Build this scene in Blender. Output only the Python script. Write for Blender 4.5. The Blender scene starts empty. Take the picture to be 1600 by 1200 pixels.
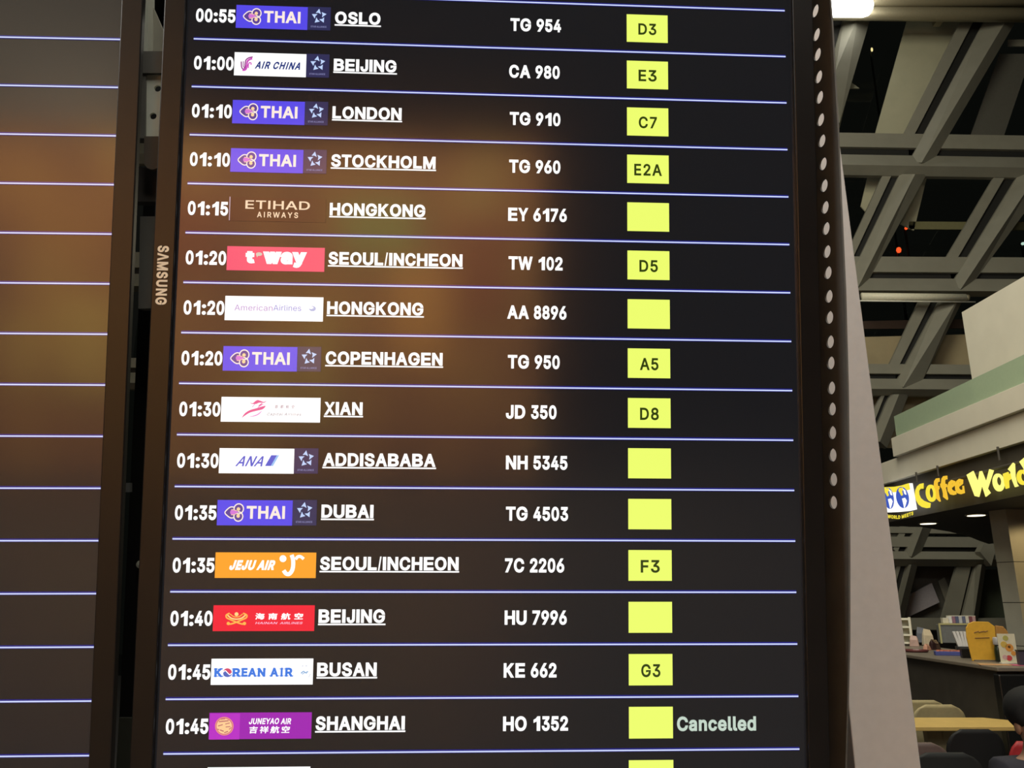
import bpy, math, random
from mathutils import Vector, Matrix
from mathutils.geometry import delaunay_2d_cdt
random.seed(7)
scene = bpy.context.scene
COL = scene.collection
R = math.radians

# ---------------------------------------------------------------- camera, world, lights, exposure
FPX = 1250.0                      # focal length in pixels of the 1600x1200 frame
EYE = Vector((0, 0, 1.6))
PITCH = R(15.0)
cam = bpy.data.cameras.new('camera')
cam.sensor_fit = 'HORIZONTAL'; cam.sensor_width = 36.0; cam.lens = 36.0 * FPX / 1600.0
cam.clip_start = 0.02; cam.clip_end = 300
camo = bpy.data.objects.new('camera', cam); COL.objects.link(camo)
camo.location = EYE; camo.rotation_euler = (R(90) + PITCH, 0, 0)
scene.camera = camo
scene.view_settings.view_transform = 'Standard'
scene.view_settings.look = 'None'
scene.view_settings.gamma = 1.0
scene.view_settings.exposure = 0.0
scene.view_settings.use_curve_mapping = False

world = bpy.data.worlds.new('night'); scene.world = world; world.use_nodes = True
wb = world.node_tree.nodes['Background']
wb.inputs[0].default_value = (0.35, 0.36, 0.30, 1); wb.inputs[1].default_value = 0.012

def lamp(name, kind, loc, target, power, col, size=1.0, sizey=None, angle=None, blend=.5):
    l = bpy.data.lights.new(name, kind); l.energy = power; l.color = col
    if kind == 'AREA':
        l.size = size
        if sizey: l.shape = 'RECTANGLE'; l.size_y = sizey
    elif kind == 'SPOT':
        l.spot_size = R(angle); l.spot_blend = blend; l.shadow_soft_size = size
    else: l.shadow_soft_size = size
    o = bpy.data.objects.new(name, l); COL.objects.link(o); o.location = loc
    d = Vector(target) - Vector(loc)
    o.rotation_euler = d.to_track_quat('-Z', 'Y').to_euler()
    return o
lamp('hall_light', 'AREA', (2.0, -3.0, 8.5), (1.0, 2.0, 1.0), 560, (1.0, .97, .88), 4, 4)
lamp('hall_light', 'AREA', (-3.4, -1.2, 4.6), (.4, 1.0, 1.8), 85, (1.0, .97, .90), 2, 2)  # unseen fill, added from the left to brighten the side cover
lamp('concourse_light', 'AREA', (1.5, 6.0, 12.5), (7.0, 15.0, 7.0), 760, (1.0, .96, .76), 5, 5)
lamp('gallery_light', 'AREA', (0.5, 7.5, 8.0), (5.5, 8.5, 3.6), 130, (1.0, .95, .80), 3, 3)
lamp('shop_wall_light', 'AREA', (-3.0, -4.0, 4.3), (-3.0, -7.0, 1.0), 1060, (1.0, .74, .43), 9.5, .5)
lamp('cafe_light', 'AREA', (2.6, 6.2, 4.6), (3.6, 6.6, .9), 30, (1.0, .88, .62), 1.2, 1.2)
lamp('cafe_column_spot', 'SPOT', (7.3, 8.3, 2.45), (6.0, 9.5, 1.1), 70, (1.0, .72, .32), .03, angle=75, blend=.25)

# ---------------------------------------------------------------- measuring helpers
def ray(px, py):
    a = (px - 800.0) / FPX; b = -(py - 600.0) / FPX
    c, s = math.cos(PITCH), math.sin(PITCH)
    return Vector((a, c - s * b, s + c * b))
def at(px, py, X=None, Y=None, Z=None):
    """the point of a plane x=X, y=Y or z=Z that the photograph shows at a pixel"""
    d = ray(px, py)
    k = (X / d.x) if X is not None else (Y / d.y) if Y is not None else ((Z - EYE.z) / d.z)
    return EYE + d * k

# ---------------------------------------------------------------- materials
def lin(c):
    return tuple(((v / 255.0) / 12.92 if v <= 10 else (((v / 255.0) + .055) / 1.055) ** 2.4) for v in c)
MATS = {}
def mat(name, base=(.5, .5, .5), rough=.6, metal=0.0, emit=None, es=1.0, ior=None, var=.06, scale=30, bump=.0, trans=0, alpha=None):
    if name in MATS: return MATS[name]
    m = bpy.data.materials.new(name); m.use_nodes = True
    nt = m.node_tree; b = nt.nodes['Principled BSDF']
    b.inputs['Base Color'].default_value = (*base, 1); b.inputs['Roughness'].default_value = rough
    b.inputs['Metallic'].default_value = metal
    if ior: b.inputs['IOR'].default_value = ior
    if trans: b.inputs['Transmission Weight'].default_value = trans
    if emit:
        b.inputs['Emission Color'].default_value = (*emit, 1); b.inputs['Emission Strength'].default_value = es
    if var or bump:
        tc = nt.nodes.new('ShaderNodeTexCoord'); nz = nt.nodes.new('ShaderNodeTexNoise')
        nz.inputs['Scale'].default_value = scale; nz.inputs['Detail'].default_value = 3
        nt.links.new(tc.outputs['Object'], nz.inputs['Vector'])
        if var:
            rp = nt.nodes.new('ShaderNodeValToRGB')
            rp.color_ramp.elements[0].position = .3; rp.color_ramp.elements[1].position = .7
            rp.color_ramp.elements[0].color = (*[v * (1 - var) for v in base], 1)
            rp.color_ramp.elements[1].color = (*[min(1, v * (1 + var)) for v in base], 1)
            nt.links.new(nz.outputs['Fac'], rp.inputs['Fac']); nt.links.new(rp.outputs['Color'], b.inputs['Base Color'])
        if bump:
            bp = nt.nodes.new('ShaderNodeBump'); bp.inputs['Strength'].default_value = bump; bp.inputs['Distance'].default_value = .002
            nt.links.new(nz.outputs['Fac'], bp.inputs['Height']); nt.links.new(bp.outputs['Normal'], b.inputs['Normal'])
    MATS[name] = m
    return m
PANEL_IOR, PANEL_ROUGH = 1.9, .13
def lit(name, rgb, es=1.0):
    """a lit picture element behind the display's semi-gloss front"""
    return mat('pixel_' + name, (.004, .004, .004), PANEL_ROUGH, 0, lin(rgb), es, PANEL_IOR, var=0)

# ---------------------------------------------------------------- mesh helpers
class MB:
    def __init__(s): s.v = []; s.f = []; s.mi = []; s.mats = []
    def m(s, mt):
        if mt not in s.mats: s.mats.append(mt)
        return s.mats.index(mt)
    def add(s, vs, fs, mt):
        o = len(s.v); i = s.m(mt); s.v += [tuple(v) for v in vs]
        for f in fs: s.f.append([a + o for a in f]); s.mi.append(i)
    def box(s, c, d, mt, rot=None):
        x, y, z = [q / 2 for q in d]
        P = [Vector((a * x, b * y, e * z)) for a in (-1, 1) for b in (-1, 1) for e in (-1, 1)]
        if rot is not None: P = [rot @ p for p in P]
        s.add([p + Vector(c) for p in P], [(0, 1, 3, 2), (4, 6, 7, 5), (0, 4, 5, 1), (2, 3, 7, 6), (0, 2, 6, 4), (1, 5, 7, 3)], mt)
    def prism(s, pts, ext, mt):
        """polygon extruded along a vector; solid"""
        n = len(pts); e = Vector(ext); P = [Vector(p) for p in pts]
        s.add(P + [p + e for p in P], [tuple(range(n)), tuple(range(2 * n - 1, n - 1, -1))] + [(i, i + n, (i + 1) % n + n, (i + 1) % n) for i in range(n)], mt)
    def tube(s, pts, r, mt, n=10, cap=True):
        P = [Vector(p) for p in pts]; rs = r if isinstance(r, (list, tuple)) else [r] * len(P)
        rings = []; up = None
        for i, p in enumerate(P):
            t = (P[min(i + 1, len(P) - 1)] - P[max(i - 1, 0)]).normalized()
            if up is None: up = Vector((0, 0, 1)) if abs(t.z) < .9 else Vector((1, 0, 0))
            a = t.cross(up).normalized(); b = a.cross(t).normalized(); up = b
            rings.append([p + (a * math.cos(2 * math.pi * k / n) + b * math.sin(2 * math.pi * k / n)) * rs[i] for k in range(n)])
        V = [q for g in rings for q in g]; F = []
        for i in range(len(P) - 1):
            for k in range(n): F.append((i * n + k, i * n + (k + 1) % n, (i + 1) * n + (k + 1) % n, (i + 1) * n + k))
        if cap: F += [tuple(range(n - 1, -1, -1)), tuple(range((len(P) - 1) * n, len(P) * n))]
        s.add(V, F, mt)
    def lathe(s, prof, c, mt, n=20):
        V = []; F = []
        for r, z in prof:
            for k in range(n): V.append((c[0] + r * math.cos(2 * math.pi * k / n), c[1] + r * math.sin(2 * math.pi * k / n), c[2] + z))
        m = len(prof)
        for i in range(m - 1):
            for k in range(n): F.append((i * n + k, i * n + (k + 1) % n, (i + 1) * n + (k + 1) % n, (i + 1) * n + k))
        F += [tuple(range(n - 1, -1, -1)), tuple(range((m - 1) * n, m * n))]
        s.add(V, F, mt)
    def build(s, name, parent=None, bevel=0, smooth=False, **props):
        me = bpy.data.meshes.new(name); me.from_pydata(s.v, [], s.f)
        for mt in s.mats: me.materials.append(mt)
        for p, i in zip(me.polygons, s.mi): p.material_index = i; p.use_smooth = smooth
        me.update()
        o = bpy.data.objects.new(name, me); COL.objects.link(o)
        if parent: o.parent = parent
        if bevel:
            b = o.modifiers.new('bevel', 'BEVEL'); b.width = bevel; b.segments = 2; b.limit_method = 'ANGLE'
        for k, v in props.items(): o[k] = v
        return o
def empty(name, label, cat, loc=(0, 0, 0), rz=0, group=None):
    o = bpy.data.objects.new(name, None); COL.objects.link(o); o.empty_display_size = .1
    o.location = loc; o.rotation_euler = (0, 0, rz); o['label'] = label; o['category'] = cat
    if group: o['group'] = group
    return o
def copy_tree(o, parent=None):
    c = o.copy(); COL.objects.link(c)
    if parent: c.parent = parent
    for ch in list(o.children): copy_tree(ch, c)
    return c

# ---------------------------------------------------------------- lettering: sans outlines as data (advance | contours)
GLYPH_DATA = '''A|240|8,0 101,254 138,254 231,0 198,0 144,151 132,186 116,239 123,239 106,185 95,151 43,0/55,71 55,99 185,99 185,71
B|228|30,0 30,254 121,254 145,252 164,245 180,235 190,221 197,205 199,187 198,172 193,160 178,143 157,133 157,131 170,129 182,123 192,114 201,102 207,86 209,68 207,50 200,33 189,20 172,9 151,2 123,0/62,29 122,29 148,31 165,40 175,53 178,68 176,81 171,92 163,102 153,109 140,114 124,115 62,115/62,143 119,143 144,148 154,155 162,163 166,174 168,186 165,202 156,214 141,223 120,226 62,226
C|255|134,-3 103,1 75,12 52,32 35,58 24,90 20,127 24,165 35,197 52,223 75,242 103,254 134,258 170,252 186,245 201,236 214,224 224,209 232,193 236,174 204,174 195,197 179,214 158,224 134,228 111,225 92,216 75,202 62,182 54,157 52,127 54,97 63,72 75,53 92,38 112,29 134,26 158,30 179,40 195,57 204,80 236,80 232,62 224,45 214,31 201,19 187,9 170,2 153,-2
D|251|109,0 48,0 48,29 107,29 136,31 159,40 177,55 189,75 197,99 200,128 197,156 190,180 177,200 160,214 138,223 110,226 47,226 47,254 113,254 147,251 176,239 200,221 217,196 227,164 231,128 227,91 217,59 199,34 175,15 145,4/62,254 62,0 30,0 30,254
E|209|30,0 30,254 186,254 186,226 62,226 62,143 178,143 178,114 62,114 62,29 188,29 188,0
F|205|30,0 30,254 185,254 185,226 62,226 62,139 173,139 173,111 62,111 62,0
G|260|134,-3 102,1 75,13 52,32 35,58 24,90 20,127 24,165 35,197 52,223 74,242 102,254 132,258 152,256 170,252 187,245 202,235 214,222 225,208 232,192 237,174 204,174 194,197 178,213 158,224 133,228 111,225 92,216 75,202 62,182 54,157 52,127 54,97 63,72 75,53 92,38 112,29 134,26 155,29 172,36 187,47 198,62 205,80 207,101 217,100 141,100 141,128 239,128 239,100 236,71 225,45 209,25 188,9 163,0
H|258|30,0 30,254 62,254 62,144 196,144 196,254 228,254 228,0 196,0 196,116 62,116 62,0
I|150|16,0 16,29 59,29 59,226 16,226 16,254 135,254 135,226 91,226 91,29 135,29 135,0
J|198|93,-3 62,2 38,16 22,40 17,73 17,86 49,86 49,73 52,52 61,37 75,28 93,25 110,28 124,37 133,52 136,73 136,254 168,254 168,73 163,40 147,16 123,2
K|233|52,73 52,108 70,131 87,152 106,172 182,254 224,254 116,138 114,138/30,0 30,254 62,254 62,167 62,112 62,97 62,0/186,0 94,130 114,155 224,0
L|196|30,0 30,254 62,254 62,29 181,29 181,0
M|314|30,0 30,254 76,254 139,94 144,79 150,61 156,42 161,24 154,24 159,41 165,61 171,79 176,94 238,254 284,254 284,0 252,0 252,145 252,163 253,184 253,207 253,229 256,229 249,205 241,181 234,161 228,145 171,0 143,0 85,145 80,160 72,181 65,204 56,229 59,229 60,208 60,186 61,164 61,145 61,0
N|262|30,0 30,254 68,254 172,91 181,75 194,53 207,27 202,27 200,54 200,79 199,97 199,254 232,254 232,0 193,0 101,145 89,165 74,191 54,226 60,227 61,192 62,164 62,145 62,0
O|267|133,-3 103,1 75,12 52,32 35,58 24,90 20,127 24,165 35,197 52,223 75,242 103,254 133,258 164,254 192,242 215,223 232,197 243,165 247,127 243,90 232,58 215,32 192,12 164,1/133,26 155,29 175,38 191,52 204,72 212,97 215,127 212,157 204,182 191,202 175,216 155,225 133,228 112,225 92,216 75,202 63,182 54,157 52,127 54,97 63,72 75,52 92,38 112,29
P|222|30,0 30,254 118,254 144,252 166,244 183,231 195,215 202,195 204,174 202,152 195,133 183,116 166,104 144,96 118,93 55,93 55,121 116,121 134,123 149,128 159,136 167,147 171,160 172,174 171,188 167,201 159,211 148,219 134,224 116,226 62,226 62,0
Q|267|123,80 156,80 185,42 192,32 234,-24 200,-24 173,13 166,23/133,-3 103,1 75,12 52,32 35,58 24,90 20,127 24,165 35,197 52,223 75,242 103,254 133,258 164,254 192,242 215,223 232,197 243,165 247,127 243,90 232,58 215,32 192,12 164,1/133,26 155,29 175,38 191,52 204,72 212,97 215,127 212,157 204,182 191,202 175,216 155,225 133,228 112,225 92,216 75,202 63,182 54,157 52,127 54,97 63,72 75,52 92,38 112,29
R|224|30,0 30,254 118,254 145,252 167,244 183,232 195,217 202,198 205,176 202,154 195,136 183,120 166,109 145,101 118,99 48,99 48,128 117,128 135,129 149,133 160,141 167,150 171,162 173,176 171,190 167,202 159,212 149,220 134,224 116,226 62,226 62,0/177,0 115,115 151,115 214,0
S|223|112,-4 86,-2 64,5 46,15 32,30 23,48 19,68 52,68 55,55 62,44 71,35 83,29 112,25 128,26 143,30 155,37 165,46 171,57 173,70 171,81 166,89 148,102 122,111 92,120 64,130 43,145 30,163 26,186 29,206 37,224 51,238 69,249 90,256 114,258 137,256 158,249 175,238 189,224 197,208 200,189 169,189 163,206 151,219 134,227 112,229 97,228 84,224 73,218 64,209 59,199 58,188 60,176 65,167 85,154 106,147 132,140 156,132 179,119 197,99 202,85 204,69 201,50 193,32 180,17 162,5 139,-2
T|224|16,226 16,254 208,254 208,226 128,226 128,0 96,0 96,226
U|259|129,-4 101,-1 77,8 57,22 42,40 33,62 30,87 30,254 62,254 62,89 64,72 70,57 80,44 94,34 110,28 129,26 149,28 165,34 179,44 188,57 194,72 196,89 196,254 229,254 229,87 226,62 216,40 201,22 182,8 157,-1
V|240|102,0 8,254 42,254 96,103 108,69 124,15 117,15 133,69 145,103 197,254 231,254 139,0
W|343|78,0 8,254 41,254 82,98 88,73 93,47 98,20 95,20 100,47 106,73 112,98 153,254 190,254 231,98 237,73 243,47 249,20 244,20 249,47 255,73 261,98 302,254 335,254 265,0 228,0 184,161 176,196 168,237 175,237 167,197 159,161 115,0
X|237|9,0 109,142 109,118 15,254 52,254 89,200 102,181 112,164 122,146 116,146 126,164 136,181 149,200 187,254 223,254 129,119 129,143 228,0 191,0 146,65 134,83 125,98 115,116 122,116 113,98 103,83 91,65 46,0
Y|236|102,0 102,104 8,254 46,254 96,172 111,146 125,115 112,115 126,146 140,172 191,254 228,254 134,104 134,0
Z|219|21,0 21,23 137,193 153,215 170,238 174,227 143,226 111,226 20,226 20,254 198,254 198,231 84,64 67,40 49,17 45,27 76,28 107,29 200,29 200,0
0|227|113,-3 87,0 65,12 47,31 34,57 27,89 24,127 27,165 35,197 48,223 65,242 87,254 113,258 139,254 161,242 179,223 192,197 200,165 203,127 200,89 192,57 179,31 162,12 140,0/113,25 131,28 145,37 157,52 165,72 170,97 172,127 170,157 165,182 157,203 145,218 131,227 113,230 96,227 82,218 70,203 62,182 56,157 55,127 56,97 62,72 70,52 82,37 96,28
1|227|38,0 38,27 195,27 195,0/138,254 138,0 106,0 106,224 105,224 43,179 43,213 99,254
2|227|32,0 32,24 117,114 141,141 155,163 160,186 159,198 154,209 146,218 137,224 112,230 98,228 86,224 77,216 69,207 65,195 64,181 33,181 35,202 43,221 55,237 72,248 91,255 112,258 134,255 153,248 169,237 181,223 188,205 191,186 185,159 168,129 133,90 76,30 76,28 195,28 195,0
3|227|109,-3 87,-1 66,5 49,15 35,29 26,46 22,66 55,66 57,54 63,44 72,35 83,30 109,25 138,30 149,37 157,46 163,58 165,72 163,86 158,98 150,109 137,117 121,122 101,124 78,124 78,150 144,224 144,226 35,226 35,254 186,254 186,230 106,139 106,144 132,144 154,138 172,127 185,111 194,93 196,72 194,51 185,33 172,18 154,6 133,-1
4|227|20,53 20,79 123,254 155,254 54,83 54,81 207,81 207,53/141,0 141,61 141,73 141,159 171,159 171,0
5|227|111,-3 89,-1 70,6 54,16 41,30 33,47 30,65 61,65 64,54 69,44 87,30 111,25 125,27 138,32 149,41 157,52 162,66 164,81 162,97 157,111 148,122 137,131 124,137 109,138 84,134 64,123 34,126 48,254 183,254 183,226 75,226 67,151 68,151 89,162 115,167 131,165 147,160 161,153 172,143 182,130 189,116 194,99 195,82 193,58 184,38 171,21 154,8 134,-1
6|227|113,-3 91,-1 71,7 55,20 42,37 34,58 32,81 34,100 40,119 69,170 126,254 161,254 75,131 73,131 83,144 98,153 117,157 139,155 158,147 173,136 185,120 192,101 194,79 192,56 184,36 171,20 155,7 135,-1/113,24 127,26 139,31 149,40 157,51 162,64 164,79 162,94 157,107 149,118 139,126 127,131 113,133 99,131 87,126 77,118 69,107 64,94 62,79 64,64 69,51 77,40 87,31 99,26
7|227|48,0 162,224 162,226 31,226 31,254 195,254 195,224 82,0
8|227|113,-3 89,-1 68,6 50,17 37,31 29,48 26,68 28,83 33,98 40,110 51,121 63,128 76,132 76,133 59,141 46,154 38,171 35,190 38,209 45,225 57,239 73,249 92,256 113,258 134,256 153,249 169,239 181,225 188,209 191,190 188,171 180,154 167,141 150,133 150,132 164,128 176,121 186,110 194,98 199,83 200,68 198,48 189,31 176,17 158,6 137,-1/113,25 129,26 142,30 153,37 161,46 167,57 168,69 167,83 161,94 153,104 141,111 128,116 113,118 98,116 85,111 73,104 65,94 59,83 58,69 59,57 64,46 73,37 84,30 97,26/113,145 137,150 146,157 154,165 158,176 160,188 158,200 154,210 147,218 138,225 113,230 89,225 79,218 72,210 68,200 66,188 68,176 72,165 79,157 89,150
9|227|113,258 135,255 155,247 171,234 184,217 192,197 194,173 192,155 186,135 158,84 100,0 65,0 151,124 154,124 144,111 128,101 109,97 87,100 69,107 53,119 41,134 34,154 32,176 34,198 42,218 55,235 71,247 91,255/113,230 99,228 87,223 77,215 69,204 64,191 63,176 64,161 69,148 77,137 87,129 99,123 113,122 127,123 139,129 149,137 157,147 162,160 164,175 162,190 157,204 150,215 139,223 127,228
:|94|48,-2 39,-1 31,4 26,12 25,20 26,29 31,37 39,42 48,43 56,42 64,37 69,29 71,20 69,12 64,4 56,-1/48,135 39,137 31,142 26,149 25,158 26,167 31,174 39,179 48,181 56,179 64,174 69,167 71,158 69,149 64,142 56,137
/|125|117,266 36,-38 7,-38 89,266
'|103|39,159 35,254 68,254 64,159
a|195|80,-4 63,-3 47,2 34,11 24,22 17,37 15,54 17,69 22,80 29,90 39,97 63,105 89,110 117,113 133,117 136,121 138,127 138,128 133,148 120,161 98,165 75,161 59,150 50,137 20,146 29,161 39,173 52,182 66,188 97,192 119,190 143,180 153,172 161,160 167,145 168,126 168,0 138,0 138,26 136,26 126,12 108,1/85,23 101,24 114,29 124,37 132,47 136,57 138,69 138,95 130,91 116,88 100,86 88,84 67,79 52,70 47,62 46,52 51,36 65,26
c|198|104,-4 79,-1 58,8 41,23 28,43 20,66 17,94 20,122 28,146 41,165 58,180 79,189 104,192 130,189 153,178 170,161 181,138 151,131 145,145 135,155 121,162 104,165 86,162 73,155 62,144 54,129 50,112 48,94 50,75 54,59 62,44 73,33 86,26 104,23 121,26 135,33 146,44 152,59 181,51 171,28 153,11 130,0
e|202|106,-4 80,-1 58,8 41,23 28,42 20,66 17,93 20,121 28,145 40,165 58,180 78,189 103,192 133,187 147,180 160,170 170,157 179,141 184,121 186,97 186,85 37,85 37,110 169,110 155,101 153,119 149,134 141,147 131,157 118,163 103,165 87,163 73,157 62,147 54,135 50,121 48,105 48,89 50,69 55,53 64,40 76,31 90,25 106,23 127,26 143,36 153,53 182,45 177,32 168,20 156,10 141,2 125,-3
i|83|26,0 26,190 57,190 57,0/42,221 34,223 27,227 22,234 21,242 22,249 27,256 34,260 42,262 50,260 57,256 62,249 63,242 62,234 57,227 50,223
l|95|70,-1 50,2 37,10 29,24 26,42 26,254 57,254 57,49 60,31 65,27 73,26 80,26 85,27 90,1 81,0
m|305|26,0 26,190 56,190 56,148 54,148 59,162 66,173 86,188 110,193 129,190 144,180 154,166 160,147 156,147 161,160 169,172 190,187 218,193 234,191 249,186 261,177 270,164 276,148 278,128 278,0 248,0 248,127 245,145 236,156 224,163 209,165 197,164 187,160 173,145 168,124 168,0 137,0 137,130 134,144 126,156 115,163 100,165 79,160 70,154 63,145 58,133 57,119 57,0
n|205|57,113 57,0 26,0 26,190 56,190 56,144 51,144 62,166 76,181 94,189 114,192 132,190 147,184 160,174 170,160 176,142 179,120 179,0 148,0 148,118 145,137 136,152 123,161 105,165 92,163 80,159 71,151 63,141 58,129
o|208|104,-4 79,-1 58,8 41,23 28,43 20,66 17,94 20,122 28,146 41,165 58,180 79,189 104,192 128,189 149,180 167,165 180,146 188,122 191,94 188,66 180,43 167,23 149,8 128,-1/104,23 121,26 135,33 146,44 154,59 158,75 160,94 158,112 154,129 146,144 135,155 121,162 104,165 86,162 73,155 62,144 54,129 50,112 48,94 50,75 54,59 62,44 73,33 86,26
p|212|26,-71 26,190 56,190 56,160 59,160 69,173 86,186 98,191 115,192 137,189 156,180 173,166 185,146 193,122 195,94 193,66 185,42 173,23 157,8 137,-1 115,-4 99,-3 86,2 69,16 59,29 57,29 57,-71/110,23 126,26 140,33 150,44 158,58 163,75 164,95 163,114 158,131 150,145 140,156 126,163 110,165 94,163 81,156 70,145 62,131 58,114 56,95 58,75 63,58 70,43 81,32 94,26
r|130|26,0 26,190 56,190 56,160 58,160 65,173 76,184 90,190 107,192 115,192 122,192 122,161 115,162 103,163 91,161 80,157 70,151 63,142 58,131 57,118 57,0
s|182|91,-4 72,-3 56,2 42,9 31,19 23,32 18,47 47,53 53,40 62,30 75,25 91,23 108,25 122,31 131,40 134,51 132,60 127,68 118,74 106,78 75,85 52,93 36,104 27,119 23,137 26,152 33,166 43,177 58,185 74,190 94,192 112,191 127,186 140,179 149,170 162,145 134,139 129,149 121,158 110,164 94,166 78,164 65,158 57,150 54,139 56,129 62,122 86,111 115,105 137,97 153,86 162,71 166,53 163,37 156,24 145,12 130,3 112,-2
t|114|102,190 102,164 3,164 3,190/32,236 63,236 63,49 64,38 68,31 75,26 85,25 93,26 101,27 107,1 96,-1 84,-2 62,1 46,11 36,26 32,46
w|284|69,0 11,190 44,190 67,107 77,68 88,21 82,21 93,67 103,107 126,190 158,190 181,107 191,68 201,21 196,21 206,68 217,107 240,190 272,190 215,0 184,0 159,86 152,112 145,140 138,169 145,169 138,140 131,112 124,86 99,0
d|212|98,-4 75,-1 56,8 40,23 27,42 20,66 17,94 20,122 27,146 40,166 56,180 75,189 98,192 114,191 126,186 144,173 153,160 155,160 155,254 186,254 186,0 156,0 156,29 153,29 143,16 126,2 114,-3/102,23 118,26 132,32 142,43 150,58 154,75 156,95 154,114 150,131 142,145 132,156 118,163 102,165 86,163 72,156 62,145 54,131 50,114 48,95 50,75 54,58 62,44 73,33 86,26
y|195|24,-69 31,-43 36,-44 52,-44 65,-37 75,-18 81,-1 9,190 42,190 83,78 93,43 103,10 92,10 101,43 112,78 153,190 186,190 102,-29 88,-54 70,-68 46,-73 32,-72
 |94|
海|175|17,136 47,117 55,127 24,145/7,85 36,66 44,77 15,94/13,-4 24,-11 47,46 37,53/98,82 117,62 80,62 83,87 144,87 143,62 118,62 125,68 105,87/50,62 50,50 66,50 60,12 138,12 134,1 127,-2 106,-1 110,-12 132,-12 139,-11 145,-6 150,12 164,12 164,23 152,23 154,50 169,50 169,62 155,62 156,92 156,98 72,98 68,62/78,50 142,50 140,23 75,23/93,45 114,23 122,29 101,50/77,147 65,117 48,93 59,86 78,115 164,115 164,127 84,127 90,144
南|175|55,81 66,59 77,63 66,84/80,147 80,130 11,130 11,117 80,117 80,99 20,99 20,-14 33,-14 33,86 142,86 142,1 141,-2 138,-2 113,-2 118,-14 148,-12 154,-7 155,1 155,99 95,99 95,117 165,117 165,130 95,130 95,147/109,84 97,59 47,59 47,48 81,48 81,31 43,31 43,20 81,20 81,-11 93,-11 93,20 133,20 133,31 93,31 93,48 130,48 130,59 108,59 120,81
航|175|35,104 45,78 54,82 43,107/35,50 47,23 56,27 43,53/104,145 116,118 129,122 116,149/77,118 77,106 166,106 166,118/92,89 92,51 89,21 73,-8 83,-15 101,17 105,51 105,77 135,77 135,9 135,-4 138,-9 147,-12 155,-12 164,-10 168,-3 169,19 161,24 160,5 158,0 155,-1 151,-1 148,0 147,8 147,89/61,115 61,71 31,71 31,115/7,71 7,60 19,60 17,25 6,-9 16,-15 28,21 31,60 61,60 61,2 58,-1 41,-1 45,-13 67,-10 71,-6 72,2 72,126 46,126 54,146 40,148 35,126 19,126 19,71
空|175|99,94 152,62 161,73 107,103/67,103 44,86 15,72 23,61 52,77 76,95/13,4 13,-8 162,-8 162,4 94,4 94,48 144,48 144,60 32,60 32,48 80,48 80,4/74,144 83,126 13,126 13,86 26,86 26,114 149,114 149,91 162,91 162,126 99,126 88,148
吉|175|80,147 80,122 11,122 11,110 80,110 80,84 22,84 22,72 155,72 155,84 94,84 94,110 164,110 164,122 94,122 94,147/31,52 31,-16 45,-16 45,-7 131,-7 131,-16 145,-16 145,52/45,5 45,40 131,40 131,5
祥|175|84,142 98,112 109,117 95,146/23,141 39,117 10,117 10,105 50,105 31,74 6,50 12,38 32,56 32,-14 45,-14 45,60 60,40 69,51 47,75 66,113 59,117 57,117 39,117 49,123 33,147/69,40 69,28 113,28 113,-14 127,-14 127,28 168,28 168,40 127,40 127,64 161,64 161,76 127,76 127,99 165,99 165,111 142,111 158,143 145,147 129,111 73,111 73,99 113,99 113,76 77,76 77,64 113,64 113,40
首|175|43,55 132,55 132,37 43,37/43,65 43,83 132,83 132,65/43,26 132,26 132,8 43,8/40,143 55,123 9,123 9,111 80,111 76,94 29,94 29,-14 43,-14 43,-4 132,-4 132,-14 146,-14 146,94 90,94 96,111 166,111 166,123 122,123 137,144 123,147 107,123 60,123 68,127 51,148
都|175|89,141 77,117 77,127 55,127 55,146 43,146 43,127 16,127 16,115 43,115 43,94 8,94 8,82 50,82 28,64 4,50 12,39 26,47 26,-13 38,-13 38,-3 78,-3 78,-11 90,-11 90,65 49,65 66,82 98,82 98,94 75,94 101,137/55,115 75,115 60,94 55,94/38,8 38,27 78,27 78,8/38,37 38,54 78,54 78,37/106,137 106,-14 119,-14 119,125 151,125 130,77 148,55 154,37 153,29 148,23 140,21 125,22 129,9 146,9 158,13 164,22 166,36 162,56 143,79 169,132 159,138 157,137'''
GL = {}
for row in GLYPH_DATA.split('\n'):
    ch, adv, cs = row[0], *row[2:].split('|')
    GL[ch] = (int(adv), [[tuple(int(q) for q in p.split(',')) for p in c.split(' ')] for c in cs.split('/')] if cs else [])
GL['I'] = (92, [[(30, 0), (30, 254), (62, 254), (62, 0)]])
GL['1'] = (212, [[(100, 0), (100, 196), (40, 165), (40, 193), (78, 216), (104, 254), (132, 254), (132, 0)]])
GL['/'] = (130, [[(8, -6), (86, 262), (116, 262), (38, -6)]])
GL['\u039b'] = (240, [[(8, 0), (101, 254), (138, 254), (231, 0), (194, 0), (119, 212), (45, 0)]])
GCACHE = {}
def offset(c, d):
    out = []; n = len(c)
    for i in range(n):
        a, b, e = Vector(c[i - 1]), Vector(c[i]), Vector(c[(i + 1) % n])
        t1 = (b - a).normalized(); t2 = (e - b).normalized()
        n1 = Vector((-t1.y, t1.x)); n2 = Vector((-t2.y, t2.x)); k = n1 + n2
        if k.length < .3: q = b + n1 * d
        else:
            k.normalize(); q = b + k * (d / max(.5, k.dot(n1)))
        out.append((q.x, q.y))
    return out
def wind(p, cs):
    w = 0
    for c in cs:
        for i in range(len(c)):
            (x1, y1), (x2, y2) = c[i - 1], c[i]
            if (y1 <= p[1]) != (y2 <= p[1]):
                side = (x2 - x1) * (p[1] - y1) - (p[0] - x1) * (y2 - y1)
                if y2 > y1 and side > 0: w += 1
                elif y2 <= y1 and side < 0: w -= 1
    return w
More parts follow.
